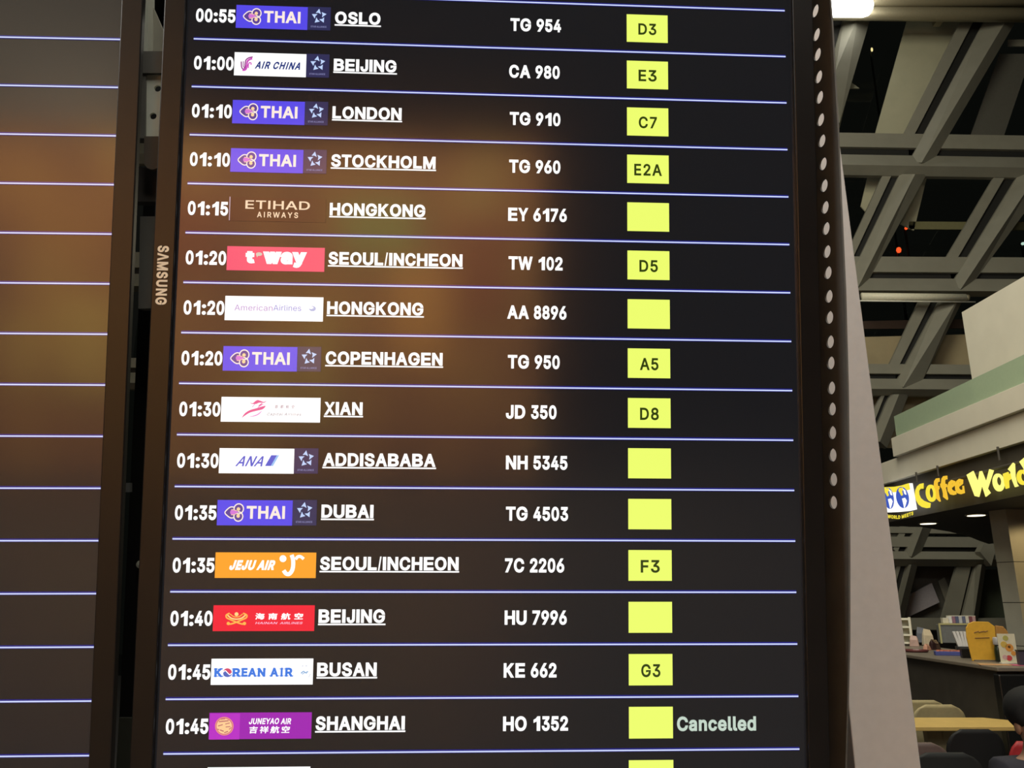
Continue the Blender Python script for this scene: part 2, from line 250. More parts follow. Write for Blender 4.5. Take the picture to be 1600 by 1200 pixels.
def fill(cs):
    V = []; E = []
    for c in cs:
        o = len(V); V += [Vector(p) for p in c]; E += [(o + i, o + (i + 1) % len(c)) for i in range(len(c))]
    r = delaunay_2d_cdt(V, E, [], 0, 1e-4)
    P = [(v.x, v.y) for v in r[0]]; T = []
    for f in r[2]:
        cx = sum(P[i][0] for i in f) / len(f); cy = sum(P[i][1] for i in f) / len(f)
        if wind((cx, cy), cs): T.append(tuple(f))
    return P, T
def glyph(ch, bold):
    k = (ch, bold)
    if k not in GCACHE:
        adv, cs = GL[ch]
        if not cs: GCACHE[k] = (adv, [], [])
        else:
            big = max(cs, key=lambda c: max(p[0] for p in c) - min(p[0] for p in c) + max(p[1] for p in c) - min(p[1] for p in c))
            ar = sum(big[i - 1][0] * big[i][1] - big[i][0] * big[i - 1][1] for i in range(len(big)))
            d = bold if ar < 0 else -bold
            if bold: cs = [offset(c, d) for c in cs]
            P, T = fill(cs); GCACHE[k] = (adv + 1.2 * bold, P, T)
    return GCACHE[k]
# set widths (thousandths of an em) that the board's bold lettering follows
SETW = dict(zip("ABCDEFGHIJKLMNOPRSTUVWXYZ0123456789: /", (722, 722, 722, 722, 667, 611, 778, 722, 278, 556, 722, 611, 833, 722, 778, 667, 722, 667, 611, 722, 667, 944, 667, 667, 611) + (556,) * 10 + (333, 278, 278)))
def board_text(s, x0, x1, yb, yt, bold):
    """board lettering: every character takes its set width, then the line is stretched to x0..x1"""
    P = []; T = []; x = 0
    for ch in s:
        w = SETW[ch] * .355; _, p, t = glyph(ch, bold); b = 3 if ch in 'AVWYXT' else 88 if ch == '1' else 14
        lb, rb = (34, 20) if ch == '1' else (b, b)
        if p:
            a = min(q[0] for q in p); e = max(q[0] for q in p); k = (w - lb - rb) / (e - a); o = len(P)
            P += [(x + lb + (q[0] - a) * k, q[1]) for q in p]; T += [tuple(i + o for i in f) for f in t]
        x += w
    a = min(p[0] for p in P); e = max(p[0] for p in P)
    return [(x0 + (p[0] - a) * (x1 - x0) / (e - a), yb + p[1] * (yt - yb) / 254.0) for p in P], T
def text2d(s, bold=0, track=0):
    """flat lettering: points and triangles, and its ink box"""
    x = 0; P = []; T = []
    for ch in s:
        adv, p, t = glyph(ch, bold); o = len(P)
        P += [(a + x, b) for a, b in p]; T += [tuple(i + o for i in f) for f in t]; x += adv + track
    xs = [p[0] for p in P]
    if ord(s[0]) > 1000:             # characters: fit the ink height too
        y0 = min(p[1] for p in P); y1 = max(p[1] for p in P); P = [(a, (b - y0) * 254 / (y1 - y0)) for a, b in P]
    return P, T, min(xs), max(xs)
def fit_text(s, x0, x1, yb, yt, bold=0, slant=0, track=0):
    """lettering stretched so its ink spans x0..x1, base line yb, cap line yt"""
    P, T, a, b = text2d(s, bold, track)
    ky = (yt - yb) / 254.0
    P = [(p[0] + slant * p[1], p[1]) for p in P]
    a = min(p[0] for p in P); b = max(p[0] for p in P); kx = (x1 - x0) / (b - a)
    return [(x0 + (p[0] - a) * kx, yb + p[1] * ky) for p in P], T

# ================================================================ the flight displays
W = 0.67; ROW = 0.08213627 * W          # width between rule ends, height of a table row
C2W = Matrix(((1, 0, 0), (0, math.sin(PITCH), math.cos(PITCH)), (0, -math.cos(PITCH), math.sin(PITCH))))
VB = 17.7                                # row number at the foot of the lit area
def pose(Rm, t):
    """placement of a display whose rows and columns were measured (origin: foot of its lit area)"""
    M = C2W @ Matrix(Rm); u = M.col[0]; v = M.col[1]; n = M.col[2]
    o = EYE + C2W @ (Vector(t) * W) + v * (VB - 7) * ROW
    return Matrix(((u.x, -v.x, -n.x, o.x), (u.y, -v.y, -n.y, o.y), (u.z, -v.z, -n.z, o.z), (0, 0, 0, 1)))
R_MAIN = ((.99900146, -.00856426, -.04384905), (.01208935, .99665956, .08076855), (.04301085, -.08121801, .9957679))
T_MAIN = (-.03476053, .00512662, 1.30586081)
R_LEFT = ((.99939473, -.00370542, -.03458959), (.00638007, .99696895, .0775384), (.03419743, -.07771215, .99638916))
T_LEFT = (-.65164134, .00190235, 1.28319962)
M_MAIN, M_LEFT = pose(R_MAIN, T_MAIN), pose(R_LEFT, T_LEFT)
def bp(u, v, z=0.0): return (u * W, (VB - v) * ROW, z)      # column, row -> display coordinates
MI = C2W @ Matrix(R_MAIN)
def uv(px, py):
    """column and row of the display that the photograph shows at a pixel"""
    d = Matrix(R_MAIN).transposed() @ Vector(((px - 800) / FPX, (py - 600) / FPX, 1))
    t = Matrix(R_MAIN).transposed() @ Vector(T_MAIN)
    k = t.z / d.z
    return d.x * k - t.x, (d.y * k - t.y) * W / ROW + 7

m_bezel = mat('bezel_black', (.009, .008, .008), .30, 0, var=.1)
m_casing = mat('casing_black', (.012, .012, .012), .5)
m_screen = mat('display_glass', (.004, .004, .004), PANEL_ROUGH, 0, (.0085, .0085, .0102), 1.0, PANEL_IOR, var=0)
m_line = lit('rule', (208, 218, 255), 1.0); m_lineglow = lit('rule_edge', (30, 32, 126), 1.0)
m_white = lit('white', (255, 255, 255), 1.15)

def flat(P, T, z, mt, mb):
    mb.add([bp(a, b, z) for a, b in P], T, mt)
def rect(u0, u1, v0, v1): return [(u0, v0), (u1, v0), (u1, v1), (u0, v1)]
def poly(mb, pts, z, mt):
    P, T = fill([pts]); flat(P, T, z, mt, mb)
def disc(cx, cy, rx, ry=None, n=28, a0=0, a1=360):
    ry = ry or rx; k = n if a1 - a0 == 360 else n + 1
    return [(cx + rx * math.cos(R(a0 + (a1 - a0) * i / n)), cy + ry * math.sin(R(a0 + (a1 - a0) * i / n))) for i in range(k)]
def stroke(pts, w):
    """a pen stroke of width w (or one width per point) as a polygon, in photo-crop units"""
    n = len(pts); ws = w if isinstance(w, (list, tuple)) else [w] * n; A = []; B = []
    for i in range(n):
        t = (Vector(pts[min(i + 1, n - 1)]) - Vector(pts[max(i - 1, 0)])).normalized(); q = Vector((-t.y, t.x)) * ws[i] / 2
        A.append(tuple(Vector(pts[i]) + q)); B.append(tuple(Vector(pts[i]) - q))
    return A + B[::-1]
def smooth(pts, k=4):
    out = []; n = len(pts)
    for i in range(n - 1):
        p0, p1, p2, p3 = [Vector(pts[max(0, min(n - 1, j))]) for j in (i - 1, i, i + 1, i + 2)]
        for s in range(k):
            t = s / k
            out.append(tuple(.5 * ((2 * p1) + (p2 - p0) * t + (2 * p0 - 5 * p1 + 4 * p2 - p3) * t * t + (3 * p1 - p0 - 3 * p2 + p3) * t ** 3)))
    return out + [tuple(pts[-1])]

def display(name, label, M, ua, ub, la, lb):
    """cabinet, bezel, glass and the rules of the timetable; ua..ub lit columns, la..lb rule ends"""
    root = empty(name, label, 'screen'); root.matrix_world = M
    top = VB - 22.2; e = .0345
    mb = MB(); a, b = bp(ua + .016, VB - .2), bp(ub - .016, top + .2)
    mb.box(((a[0] + b[0]) / 2, (a[1] + b[1]) / 2, -.0165), (b[0] - a[0], b[1] - a[1], .025), m_casing)
    mb.build('casing', root, bevel=.004)
    mb = MB(); ev = e * W / ROW; ti = .006
    O = [bp(ua - e, VB + ev, -.003), bp(ub + e, VB + ev, -.003), bp(ub + e, top - ev, -.003), bp(ua - e, top - ev, -.003)]
    I = [bp(ua, VB, -.003), bp(ub, VB, -.003), bp(ub, top, -.003), bp(ua, top, -.003)]
    for i in range(4):
        j = (i + 1) % 4
        mb.prism([O[i], O[j], I[j], I[i]], (0, 0, .003 + ti), m_bezel)
    mb.build('bezel', root, bevel=.0012)
    mb = MB(); mb.prism([bp(ua, VB, -.004), bp(ub, VB, -.004), bp(ub, top, -.004), bp(ua, top, -.004)], (0, 0, .004), m_screen)
    mb.build('screen_glass', root)
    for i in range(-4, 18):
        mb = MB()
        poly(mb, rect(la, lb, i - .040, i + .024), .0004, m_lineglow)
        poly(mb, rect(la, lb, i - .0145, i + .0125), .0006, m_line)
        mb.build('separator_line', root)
    return root

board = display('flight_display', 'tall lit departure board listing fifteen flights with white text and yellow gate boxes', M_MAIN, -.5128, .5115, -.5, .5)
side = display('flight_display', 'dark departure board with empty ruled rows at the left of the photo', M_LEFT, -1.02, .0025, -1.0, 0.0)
# maker's name down the left bezel
mb = MB(); P, T = fit_text('S\u039bMSUNG', 0, 1, 0, 1, 18, track=14)
mb.add([((-.5385 + .0155 * (p[1])) * W, (VB - 4.295 - 1.178 * p[0]) * ROW, .0064) for p in P], T, mat('bezel_lettering', (.92, .82, .66), .4))
mb.build('bezel_lettering', board, label='cream lettering running down the left bezel')

ROWS = [('00:55', 'OSLO', 'TG 954', 'D3'), ('01:00', 'BEIJING', 'CA 980', 'E3'), ('01:10', 'LONDON', 'TG 910', 'C7'), ('01:10', 'STOCKHOLM', 'TG 960', 'E2A'),
        ('01:15', 'HONGKONG', 'EY 6176', ''), ('01:20', 'SEOUL/INCHEON', 'TW 102', 'D5'), ('01:20', 'HONGKONG', 'AA 8896', ''), ('01:20', 'COPENHAGEN', 'TG 950', 'A5'),
        ('01:30', 'XIAN', 'JD 350', 'D8'), ('01:30', 'ADDISABABA', 'NH 5345', ''), ('01:35', 'DUBAI', 'TG 4503', ''), ('01:35', 'SEOUL/INCHEON', '7C 2206', 'F3'),
        ('01:40', 'BEIJING', 'HU 7996', ''), ('01:45', 'BUSAN', 'KE 662', 'G3'), ('01:45', 'SHANGHAI', 'HO 1352', '')]
DEST_END = [595, 620, 628, 681, 665, 723, 662, 692, 567, 681, 584, 717, 602, 589, 633]      # right end of each name in the photo
DEST_Y = [34, 109, 183, 260, 335, 413, 490, 568, 646, 727, 807, 889, 972, 1054, 1139]
FLT = [(797, 877), (795, 875), (796, 876), (795, 876), (793.5, 886), (794, 879.5), (792, 885.5), (793, 875), (790, 870), (790, 887), (790, 888), (788.5, 882), (788, 886), (786.5, 870), (785.5, 888)]
FLT_Y = [40, 113, 187, 261, 335, 411, 488, 566, 644, 722, 802, 883, 964, 1046, 1130]
m_gate = lit('gate_yellow', (238, 254, 112), 1.0); m_gatetext = lit('gate_text', (48, 62, 12), 1.0); m_status = lit('status', (196, 214, 200), 1.0)
for r, (tm, dest, flt, gate) in enumerate(ROWS):
    mb = MB(); P, T = board_text(tm, -.4978, -.4330, r - .378, r - .626, 16); flat(P, T, .0006, m_white, mb); mb.build('time_text', board)
    ue = uv(DEST_END[r] - .5, DEST_Y[r])[0]
    mb = MB(); P, T = board_text(dest, -.2680, ue, r - .428, r - .655, 16); flat(P, T, .0006, m_white, mb); d = mb.build('destination_text', board)
    mb = MB(); poly(mb, rect(-.2685, ue + .001, r - .400, r - .372), .0006, m_white); mb.build('underline', d)
    u0, u1 = uv(FLT[r][0] + .5, FLT_Y[r])[0], uv(FLT[r][1] - .5, FLT_Y[r])[0]
    mb = MB(); P, T = board_text(flt, u0, u1, r - .392, r - .634, 16); flat(P, T, .0006, m_white, mb); mb.build('flight_number_text', board)
    mb = MB(); poly(mb, rect(.2254, .2960, r - .815, r - .220), .0004, m_gate); g = mb.build('gate_box', board)
    if gate:
        hw = .0155 if len(gate) == 2 else .0235
        mb = MB(); P, T = fit_text(gate, .2608 - hw, .2608 + hw, r - .388, r - .614, 11, track=14); flat(P, T, .0007, m_gatetext, mb); mb.build('gate_text', g)
    if r == 14:
        mb = MB(); P, T = fit_text('Cancelled', .3025, .4302, r - .370, r - .612, 15); flat(P, T, .0006, m_status, mb); mb.build('status_text', board)
mb = MB(); poly(mb, rect(.2250, .2962, 14.185, 14.78), .0004, m_gate); mb.build('gate_box', board)
mb = MB(); poly(mb, rect(-.4317, -.2743, 14.252, 14.74), .0004, m_white); mb.build('airline_logo', board)

# ---- airline logo panels. Shapes are given in units of enlarged details of the photo and moved to their row.
L0, LF, LS, L1 = -.4320, -.2743, -.3138, -.2755
def crop(ox, oy, s):
    return lambda p: uv(ox + p[0] / s, oy + p[1] / s)
class Logo:
    def __init__(s, r, full, mt, label, C=None, src=None):
        s.r = r; s.C = C; s.dv = r - (src if src is not None else r)
        mb = MB(); poly(mb, rect(L0, LF if full else LS, r - .747, r - .262), .0004, mt); s.o = mb.build('airline_logo', board, label=label)
    def shapes(s, name, items, z=.0007, parent=None):
        mb = MB()
        for k, (pts, mt) in enumerate(items):
            q = [s.C(p) for p in pts]; poly(mb, [(a, b + s.dv) for a, b in q], z + k * .00003, mt)
        return mb.build(name, s.o)
    def text(s, name, items, z=.0008):
        mb = MB()
        for (st, x0, x1, yb, yt, bold, slant, mt, *tr) in items:
            a = s.C((x0, yb)); b = s.C((x1, yb)); t = s.C((x0, yt))
            dv = s.C(((x0 + x1) / 2, yb))[1] + s.dv - 0; h = a[1] - t[1]
            ink = fit_text(st, a[0], b[0], dv, dv - h, bold, 0, tr[0] if tr else 0)
            if slant:
                sl = slant * h * ROW / W
                P = [(p[0] + sl * ((dv - p[1]) / h), p[1]) for p in ink[0]]
                a0 = min(p[0] for p in P); a1 = max(p[0] for p in P)
                P = [(a[0] + (p[0] - a0) * (b[0] - a[0]) / (a1 - a0), p[1]) for p in P]
            else: P = ink[0]
            flat(P, ink[1], z, mt, mb)
        return mb.build(name, s.o)
m_purple = lit('logo_purple', (86, 74, 232)); m_cream = lit('logo_cream', (255, 236, 226)); m_gold = lit('logo_gold', (255, 214, 160)); m_pink = lit('logo_pink', (214, 120, 216))
m_deep = lit('logo_violet', (92, 66, 150)); m_navy = lit('alliance_navy', (46, 46, 86)); m_sky = lit('alliance_sky', (190, 212, 255)); m_grey = lit('alliance_grey', (130, 132, 180))
def alliance(r):
    C = crop(360, 0, 10)
    mb = MB(); poly(mb, rect(LS + .0002, L1, r - .757, r - .266), .0004, m_navy); o = mb.build('alliance_panel', board, label='small dark blue square with a star of five arrows')
    mb = MB()
    for k in range(5):
        c, s = math.cos(R(72 * k)), math.sin(R(72 * k)); pts = []
        for x, y in ((0, -120), (27, -36), (-13, -58), (-54, -56)):
            pts.append(C((1390 + x * c - y * s, 262 + x * s + y * c)))
        poly(mb, [(a, b + r) for a, b in pts], .0007, m_sky)
    mb.build('star_emblem', o)
    a, b = C((1257, 440)), C((1503, 412)); mb = MB(); P, T = fit_text('STAR ALLIANCE', a[0], b[0], r - .318, r - .352, 8); flat(P, T, .0007, m_grey, mb); mb.build('logo_lettering', o)
def thai(r):
    g = Logo(r, False, m_purple, 'violet logo panel with an orchid emblem and cream lettering', crop(360, 0, 10), 0)
    tear = smooth([(352, 190), (300, 182), (252, 207), (207, 260), (252, 312), (300, 338), (350, 332)])
    it = [(disc(410, 212, 66), m_deep), (disc(404, 318, 66), m_deep), (tear, m_deep)]
    it += [(stroke(disc(412, 212, 70, n=26, a0=-210, a1=120), 17), m_cream), (stroke(disc(406, 320, 66, n=26, a0=-120, a1=205), 17), m_cream), (stroke(tear, 16), m_cream)]
    it += [(disc(322, 258, 38), m_pink), ([(330, 220), (405, 254), (405, 264), (330, 296)], m_pink), (disc(408, 216, 26), m_gold), (disc(404, 312, 26), m_gold),
           (stroke([(300, 222), (340, 222), (385, 240)], 9), m_gold), (stroke([(300, 294), (340, 294), (385, 276)], 9), m_gold)]
    g.shapes('logo_emblem', it)
    g.text('logo_lettering', [('THAI', 525, 1095, 354, 192, 15, 0, m_cream)])
    alliance(r)
for r in (0, 2, 3, 7, 10): thai(r)
m_logowhite = lit('logo_white', (255, 255, 255), 1.15)
# row 1
g = Logo(1, False, m_logowhite, 'white logo panel with a pink bird emblem and slanted navy lettering', crop(360, 0, 10))
m_p1 = lit('bird_pink', (206, 84, 190)); m_p2 = lit('bird_plum', (150, 62, 140)); m_nv = lit('navy', (38, 58, 128))
g.shapes('logo_emblem', [(stroke(smooth([(352, 895), (290, 908), (245, 945), (232, 1010), (228, 1070), (200, 1082), (178, 1050), (172, 965)]), 20), m_p2),
    (stroke(smooth([(345, 920), (295, 938), (265, 975), (258, 1040), (245, 1085), (215, 1100), (190, 1095)]), 30), m_p1),
    (stroke(smooth([(325, 1020), (325, 990), (300, 985), (285, 1015), (282, 1070)]), 18), m_p1), (stroke(smooth([(300, 945), (262, 985), (245, 1050)]), 14), m_p1), (stroke(smooth([(205, 960), (205, 1040), (222, 1060)]), 14), m_p2)])
g.text('logo_lettering', [('AIR CHINA', 380, 1090, 1080, 978, 17, .3, m_nv, 25)]); alliance(1)
# row 4
g = Logo(4, True, lit('logo_maroon', (36, 22, 34), .6), 'dark maroon logo panel with wide gold lettering', crop(350, 300, 9.23))
m_gl = lit('pale_gold', (240, 214, 184)); m_lv = lit('pale_rule', (196, 176, 196))
g.shapes('logo_rule', [([(84, 70), (96, 70), (84, 410), (74, 410)], m_lv)])
g.text('logo_lettering', [('ETIHAD', 310, 1240, 250, 134, 6, 0, m_gl), ('AIRWAYS', 478, 1070, 370, 296, 9, 0, m_gl, 80)])
# row 5
g = Logo(5, True, lit('logo_rose', (238, 78, 116)), 'rose pink logo panel with chunky white lettering', crop(350, 300, 9.23))
g.text('logo_lettering', [('t', 312, 446, 1008, 868, 40, 0, m_logowhite), ('way', 560, 1195, 1018, 850, 40, 0, m_logowhite)])
g.shapes('logo_emblem', [(disc(508, 898, 46, 26), lit('leaf_grey', (206, 200, 186))), ([(462, 900), (520, 890), (480, 945)], lit('leaf_grey', (206, 200, 186)))])
# row 6
g = Logo(6, True, m_logowhite, 'white logo panel with thin lilac lettering', crop(340, 450, 9.23))
g.text('logo_lettering', [('American', 245, 795, 328, 246, 2, 0, lit('lilac', (178, 148, 208))), ('Airlines', 805, 1208, 330, 250, 2, 0, lit('periwinkle', (128, 138, 214)))])
g.shapes('logo_emblem', [(disc(1370, 300, 50, 38), lit('globe_blue', (168, 182, 226))), ([(1322, 300), (1340, 268), (1372, 272), (1390, 290), (1360, 305)], m_logowhite)])
# row 8
g = Logo(8, True, m_logowhite, 'white logo panel with a pink dragon emblem and small grey lettering', crop(340, 610, 8.89))
m_dg = lit('dragon', (226, 84, 150)); m_dl = lit('dragon_light', (232, 150, 214))
g.shapes('logo_emblem', [(smooth([(335, 385), (380, 320), (450, 275), (540, 248), (665, 214), (630, 262), (540, 285), (440, 315), (335, 385)]), m_dg),
    (smooth([(450, 165), (490, 178), (525, 150), (560, 134), (600, 145), (645, 160), (682, 143), (650, 172), (580, 172), (540, 188), (480, 188), (450, 165)]), m_dg),
    (stroke([(622, 182), (590, 205), (572, 222)], 16), m_dg), (stroke([(520, 188), (505, 210), (480, 235)], 10), m_dl), (stroke([(640, 190), (560, 238)], 10), m_dl),
    (smooth([(430, 362), (500, 350), (560, 325), (620, 280), (580, 332), (510, 362), (430, 362)]), m_dl)])
g.text('logo_lettering', [('\u9996\u90fd\u822a\u7a7a', 800, 1070, 250, 204, 2, .1, lit('faint_plum', (150, 112, 140)), 130), ('Capital Airlines', 690, 1165, 350, 314, 4, .3, lit('faint_grey', (136, 120, 140)), 40)])
# row 9
g = Logo(9, False, m_logowhite, 'white logo panel with slanted blue lettering and a blue stripe', crop(340, 610, 8.89))
m_bl = lit('logo_blue', (78, 92, 206))
g.text('logo_lettering', [('ANA', 245, 640, 1050, 916, 8, .5, m_bl)])
g.shapes('logo_emblem', [([(660, 1050), (748, 900), (826, 900), (740, 1050)], m_bl), ([(740, 1050), (826, 900), (858, 900), (772, 1050)], lit('logo_paleblue', (150, 196, 246)))]); alliance(9)
# row 11
g = Logo(11, True, lit('logo_orange', (252, 164, 44)), 'orange logo panel with slanted white lettering and a smile mark', crop(330, 850, 8.57))
g.text('logo_lettering', [('JEJU AIR', 245, 858, 336, 226, 24, .3, m_logowhite)])
g.shapes('logo_emblem', [(disc(963, 195, 46), m_logowhite), (stroke(smooth([(1078, 145), (1096, 200), (1100, 270), (1088, 345), (1050, 398), (1005, 396), (972, 352)]), 54), m_logowhite),
    (stroke(smooth([(1132, 205), (1160, 170), (1200, 168), (1240, 200)]), 40), m_logowhite)])
# row 12
g = Logo(12, True, lit('logo_red', (242, 30, 56)), 'red logo panel with a golden emblem and white characters', crop(330, 850, 8.57))
m_au = lit('emblem_gold', (255, 186, 84)); m_au2 = lit('emblem_gold_light', (255, 218, 140))
g.shapes('logo_emblem', [(stroke(smooth([(250, 925), (205, 950), (210, 985), (260, 1010), (340, 1045), (420, 1070), (460, 1060)]), 20), m_au),
    (stroke(smooth([(430, 925), (478, 950), (472, 985), (420, 1010), (340, 1045), (260, 1070), (222, 1060)]), 20), m_au), (stroke(smooth([(222, 950), (270, 990), (340, 1005), (410, 990), (462, 950)]), 18), m_au2),
    (stroke(smooth([(255, 935), (300, 968), (340, 975), (380, 968), (425, 935)]), 12), m_au), (disc(342, 938, 26), m_au2), (disc(232, 1062, 22), m_au), (disc(448, 1062, 22), m_au)])
g.text('logo_lettering', [('\u6d77\u5357\u822a\u7a7a', 590, 1232, 1012, 922, 5, .06, m_logowhite, 60), ('HAINAN', 592, 890, 1070, 1042, 6, .4, lit('pink_lettering', (255, 190, 220))), ('AIRLINES', 920, 1226, 1070, 1042, 6, .4, lit('pink_lettering', (255, 190, 220)))])
# row 13
g = Logo(13, True, m_logowhite, 'white logo panel with blue serif lettering and a red and blue disc', crop(320, 1020, 6.667))
m_kb = lit('serif_blue', (58, 122, 226)); m_kr = lit('disc_red', (214, 74, 108)); m_kn = lit('disc_blue', (82, 104, 190))
g.text('logo_lettering', [('K', 100, 190, 244, 164, 22, 0, m_kb), ('R', 290, 376, 242, 164, 22, 0, m_kb), ('E', 384, 446, 241, 162, 22, 0, m_kb), ('A', 450, 540, 241, 162, 22, 0, m_kb), ('N', 552, 632, 241, 162, 22, 0, m_kb),
    ('A', 680, 768, 240, 160, 22, 0, m_kb), ('I', 790, 812, 240, 160, 22, 0, m_kb), ('R', 838, 920, 240, 160, 22, 0, m_kb)])
ser = [(96, 150, 244), (96, 150, 172), (165, 198, 244), (150, 190, 172), (284, 340, 242), (352, 384, 242), (284, 330, 170), (380, 420, 170), (380, 420, 241), (444, 474, 241), (512, 548, 241), (545, 585, 241), (545, 580, 170), (610, 640, 170), (674, 704, 240), (742, 776, 240), (780, 824, 240), (780, 824, 168), (830, 876, 240), (895, 926, 240), (830, 870, 168)]
g.shapes('logo_serif', [([(a, y - 8), (b, y - 8), (b, y), (a, y)], m_kb) for a, b, y in ser])
g.shapes('logo_emblem', [(disc(238, 205, 46), m_kr), (smooth([(192, 205), (215, 180), (238, 205), (262, 228), (284, 205), (275, 238), (238, 251), (202, 238), (192, 205)]), m_kn), (stroke(smooth([(194, 200), (215, 184), (238, 205), (262, 226), (282, 208)]), 9), m_logowhite),
    (stroke(smooth([(1003, 212), (1030, 192), (1050, 205), (1078, 192)]), 14), lit('faint_blue', (150, 184, 222))), (stroke(smooth([(1015, 222), (1045, 205), (1065, 215)]), 9), lit('faint_blue', (150, 184, 222))),
    (stroke([(1012, 138), (1028, 134)], 9), lit('faint_steel', (196, 204, 222))), (stroke([(1050, 134), (1068, 136)], 9), lit('faint_steel', (196, 204, 222))), (stroke(smooth([(1100, 215), (1092, 238), (1078, 252)]), 6), lit('faint_steel', (196, 204, 222)))])
# row 14
g = Logo(14, True, lit('logo_magenta', (160, 34, 176)), 'purple logo panel with a round golden seal and white characters', crop(320, 1020, 6.667))
m_se = lit('seal', (246, 160, 116)); m_sl = lit('seal_light', (255, 206, 150)); m_mg = lit('seal_ground', (186, 46, 196))
g.shapes('logo_ground', [([(56, 632), (370, 630), (360, 900), (46, 902)], m_mg)], z=.0005)
seal = [(disc(205, 762, 96), m_se), (disc(205, 762, 88), lit('seal_gap', (204, 96, 140))), (disc(205, 762, 80), m_sl)]
for (a, b, c, d, w) in ((150, 715, 250, 705, 12), (215, 740, 262, 728, 9), (140, 760, 190, 745, 10), (160, 800, 200, 815, 12), (220, 770, 270, 765, 9), (205, 830, 245, 815, 11), (255, 795, 280, 775, 9), (170, 690, 215, 685, 8), (135, 790, 152, 800, 10)):
    seal.append((stroke([(a, b), (c, d)], w), lit('seal_mark', (190, 110, 110))))
g.shapes('logo_emblem', seal)
g.text('logo_lettering', [('JUNEYAO', 462, 775, 738, 682, 12, .15, m_logowhite), ('AIR', 792, 900, 738, 682, 12, .15, m_logowhite), ('\u5409\u7965\u822a\u7a7a', 466, 888, 836, 760, 4, .12, m_logowhite, 30)])

# ================================================================ the stand behind the displays
m_post = mat('painted_grey_steel', (.50, .465, .44), .55, var=.03, scale=60, bump=.05)
m_plate = mat('dark_steel_sheet', (.125, .125, .118), .75, 0, var=.1)
m_pale = mat('pale_bracket_steel', (.85, .86, .72), .5, var=.05)
m_mid = mat('mid_grey_steel', (.20, .19, .165), .5, .1); m_brown = mat('brown_steel', (.12, .095, .072), .5)
m_dark = mat('black_steel', (.014, .013, .012), .5)

# grey wall post at the right of the board: a plumb flat column, front face at y = 1.35
post = MB(); xr = lambda z: .6335 - (z - 1.35) * .0095
post.prism([(.531, 1.35, 0), (xr(0), 1.35, 0), (xr(4.2), 1.35, 4.2), (.531, 1.35, 4.2)], (0, .12, 0), m_post)
post.build('support_post', bevel=.002, label='smooth pale grey upright post just right of the large board', category='post')

YW = M_MAIN.to_3x3() @ Vector((0, 1, 0)); ZW = M_MAIN.to_3x3() @ Vector((0, 0, 1)); XW = M_MAIN.to_3x3() @ Vector((1, 0, 0))
phi = R(9.0); PD = -ZW * math.cos(phi) - XW * math.sin(phi); PN = YW.cross(PD).normalized()   # a cheek running back past the board
_o = M_MAIN.inverted() @ EYE; _d = M_MAIN.to_3x3().inverted() @ ray(1325, 600); P0 = EYE + ray(1325, 600) * ((.004 - _o.z) / _d.z)
def on_plate(px, py):
    d = ray(px, py); k = (P0 - EYE).dot(PN) / d.dot(PN); q = EYE + d * k - P0
    return q.dot(PD), q.dot(YW)
edge = [(1295, -60), (1298, 0), (1301, 37), (1305, 112), (1310, 200), (1314, 300), (1317.5, 375), (1321, 450), (1323, 525), (1325, 600), (1326.5, 720), (1327.5, 850), (1327.5, 1000), (1325, 1100), (1322, 1200), (1319, 1290)]
rim = [on_plate(*p) for p in edge]
outer = [(.15, rim[0][1]), (.15, rim[-1][1])] + rim[::-1]
HOLES = [(1274.5, 17), (1276.5, 54), (1278, 85), (1280, 120), (1281.5, 152), (1283, 187), (1285, 220), (1287, 256), (1288.5, 290), (1290, 324), (1291.5, 357), (1293, 393), (1294.5, 426), (1296, 463), (1297, 496),
         (1298, 534), (1299, 567), (1300, 606), (1301, 639), (1301.5, 676), (1302, 711), (1303, 749), (1303, 785)]
hc = [on_plate(*p) for p in HOLES]
rh = .5 * abs(on_plate(1296, 473)[1] - on_plate(1296, 453)[1])
rows2 = [((hc[i][0] + hc[i + 1][0]) / 2 + .030, (hc[i][1] + hc[i + 1][1]) / 2) for i in range(8, len(hc) - 2)]
def cw(c): 
    a = sum(c[i - 1][0] * c[i][1] - c[i][0] * c[i - 1][1] for i in range(len(c))); return c if a < 0 else c[::-1]
contours = [cw(outer)] + [cw(disc(x, y, rh, n=20))[::-1] for x, y in hc + rows2]
P, T = fill(contours)
me = bpy.data.meshes.new('perforated_side_cover'); me.from_pydata([tuple(P0 + PD * a + YW * b) for a, b in P], [], T); me.materials.append(m_plate); me.update()
o = bpy.data.objects.new('perforated_side_cover', me); COL.objects.link(o)
o['label'] = 'dark steel side cover with a column of round holes right of the large board'; o['category'] = 'side cover'
sm = o.modifiers.new('solid', 'SOLIDIFY'); sm.thickness = .002; sm.offset = 0

# rack in the slit between the two displays
rack = empty('display_rack', 'grey steel mounting rack seen in the slit between the two boards', 'rack'); rack.matrix_world = M_MAIN
MIV = M_MAIN.inverted()
def onb(px, py, z):
    o = MIV @ EYE; d = MIV.to_3x3() @ ray(px, py); k = (z - o.z) / d.z; return o + d * k
def slab(name, pts, z, th, mt, holes=(), **kw):
    q = [onb(x, y, z) for x, y in pts]; mb = MB(); 
    if not holes: mb.prism(q, (0, 0, -th), mt)
    else:
        cs = [cw([(p.x, p.y) for p in q])]
        for x, y, r in holes:
            c = onb(x, y, z); rr = abs(onb(x + r, y, z).x - c.x); cs.append(cw(disc(c.x, c.y, rr, n=20))[::-1])
        P, T = fill(cs); mb.add([(a, b, z) for a, b in P], T, mt)
    ob = mb.build(name, rack, **kw)
    if holes: s = ob.modifiers.new('solid', 'SOLIDIFY'); s.thickness = th; s.offset = 0
    return ob
lf, rg = bp(-.640, 0)[0], bp(-.530, 0)[0]
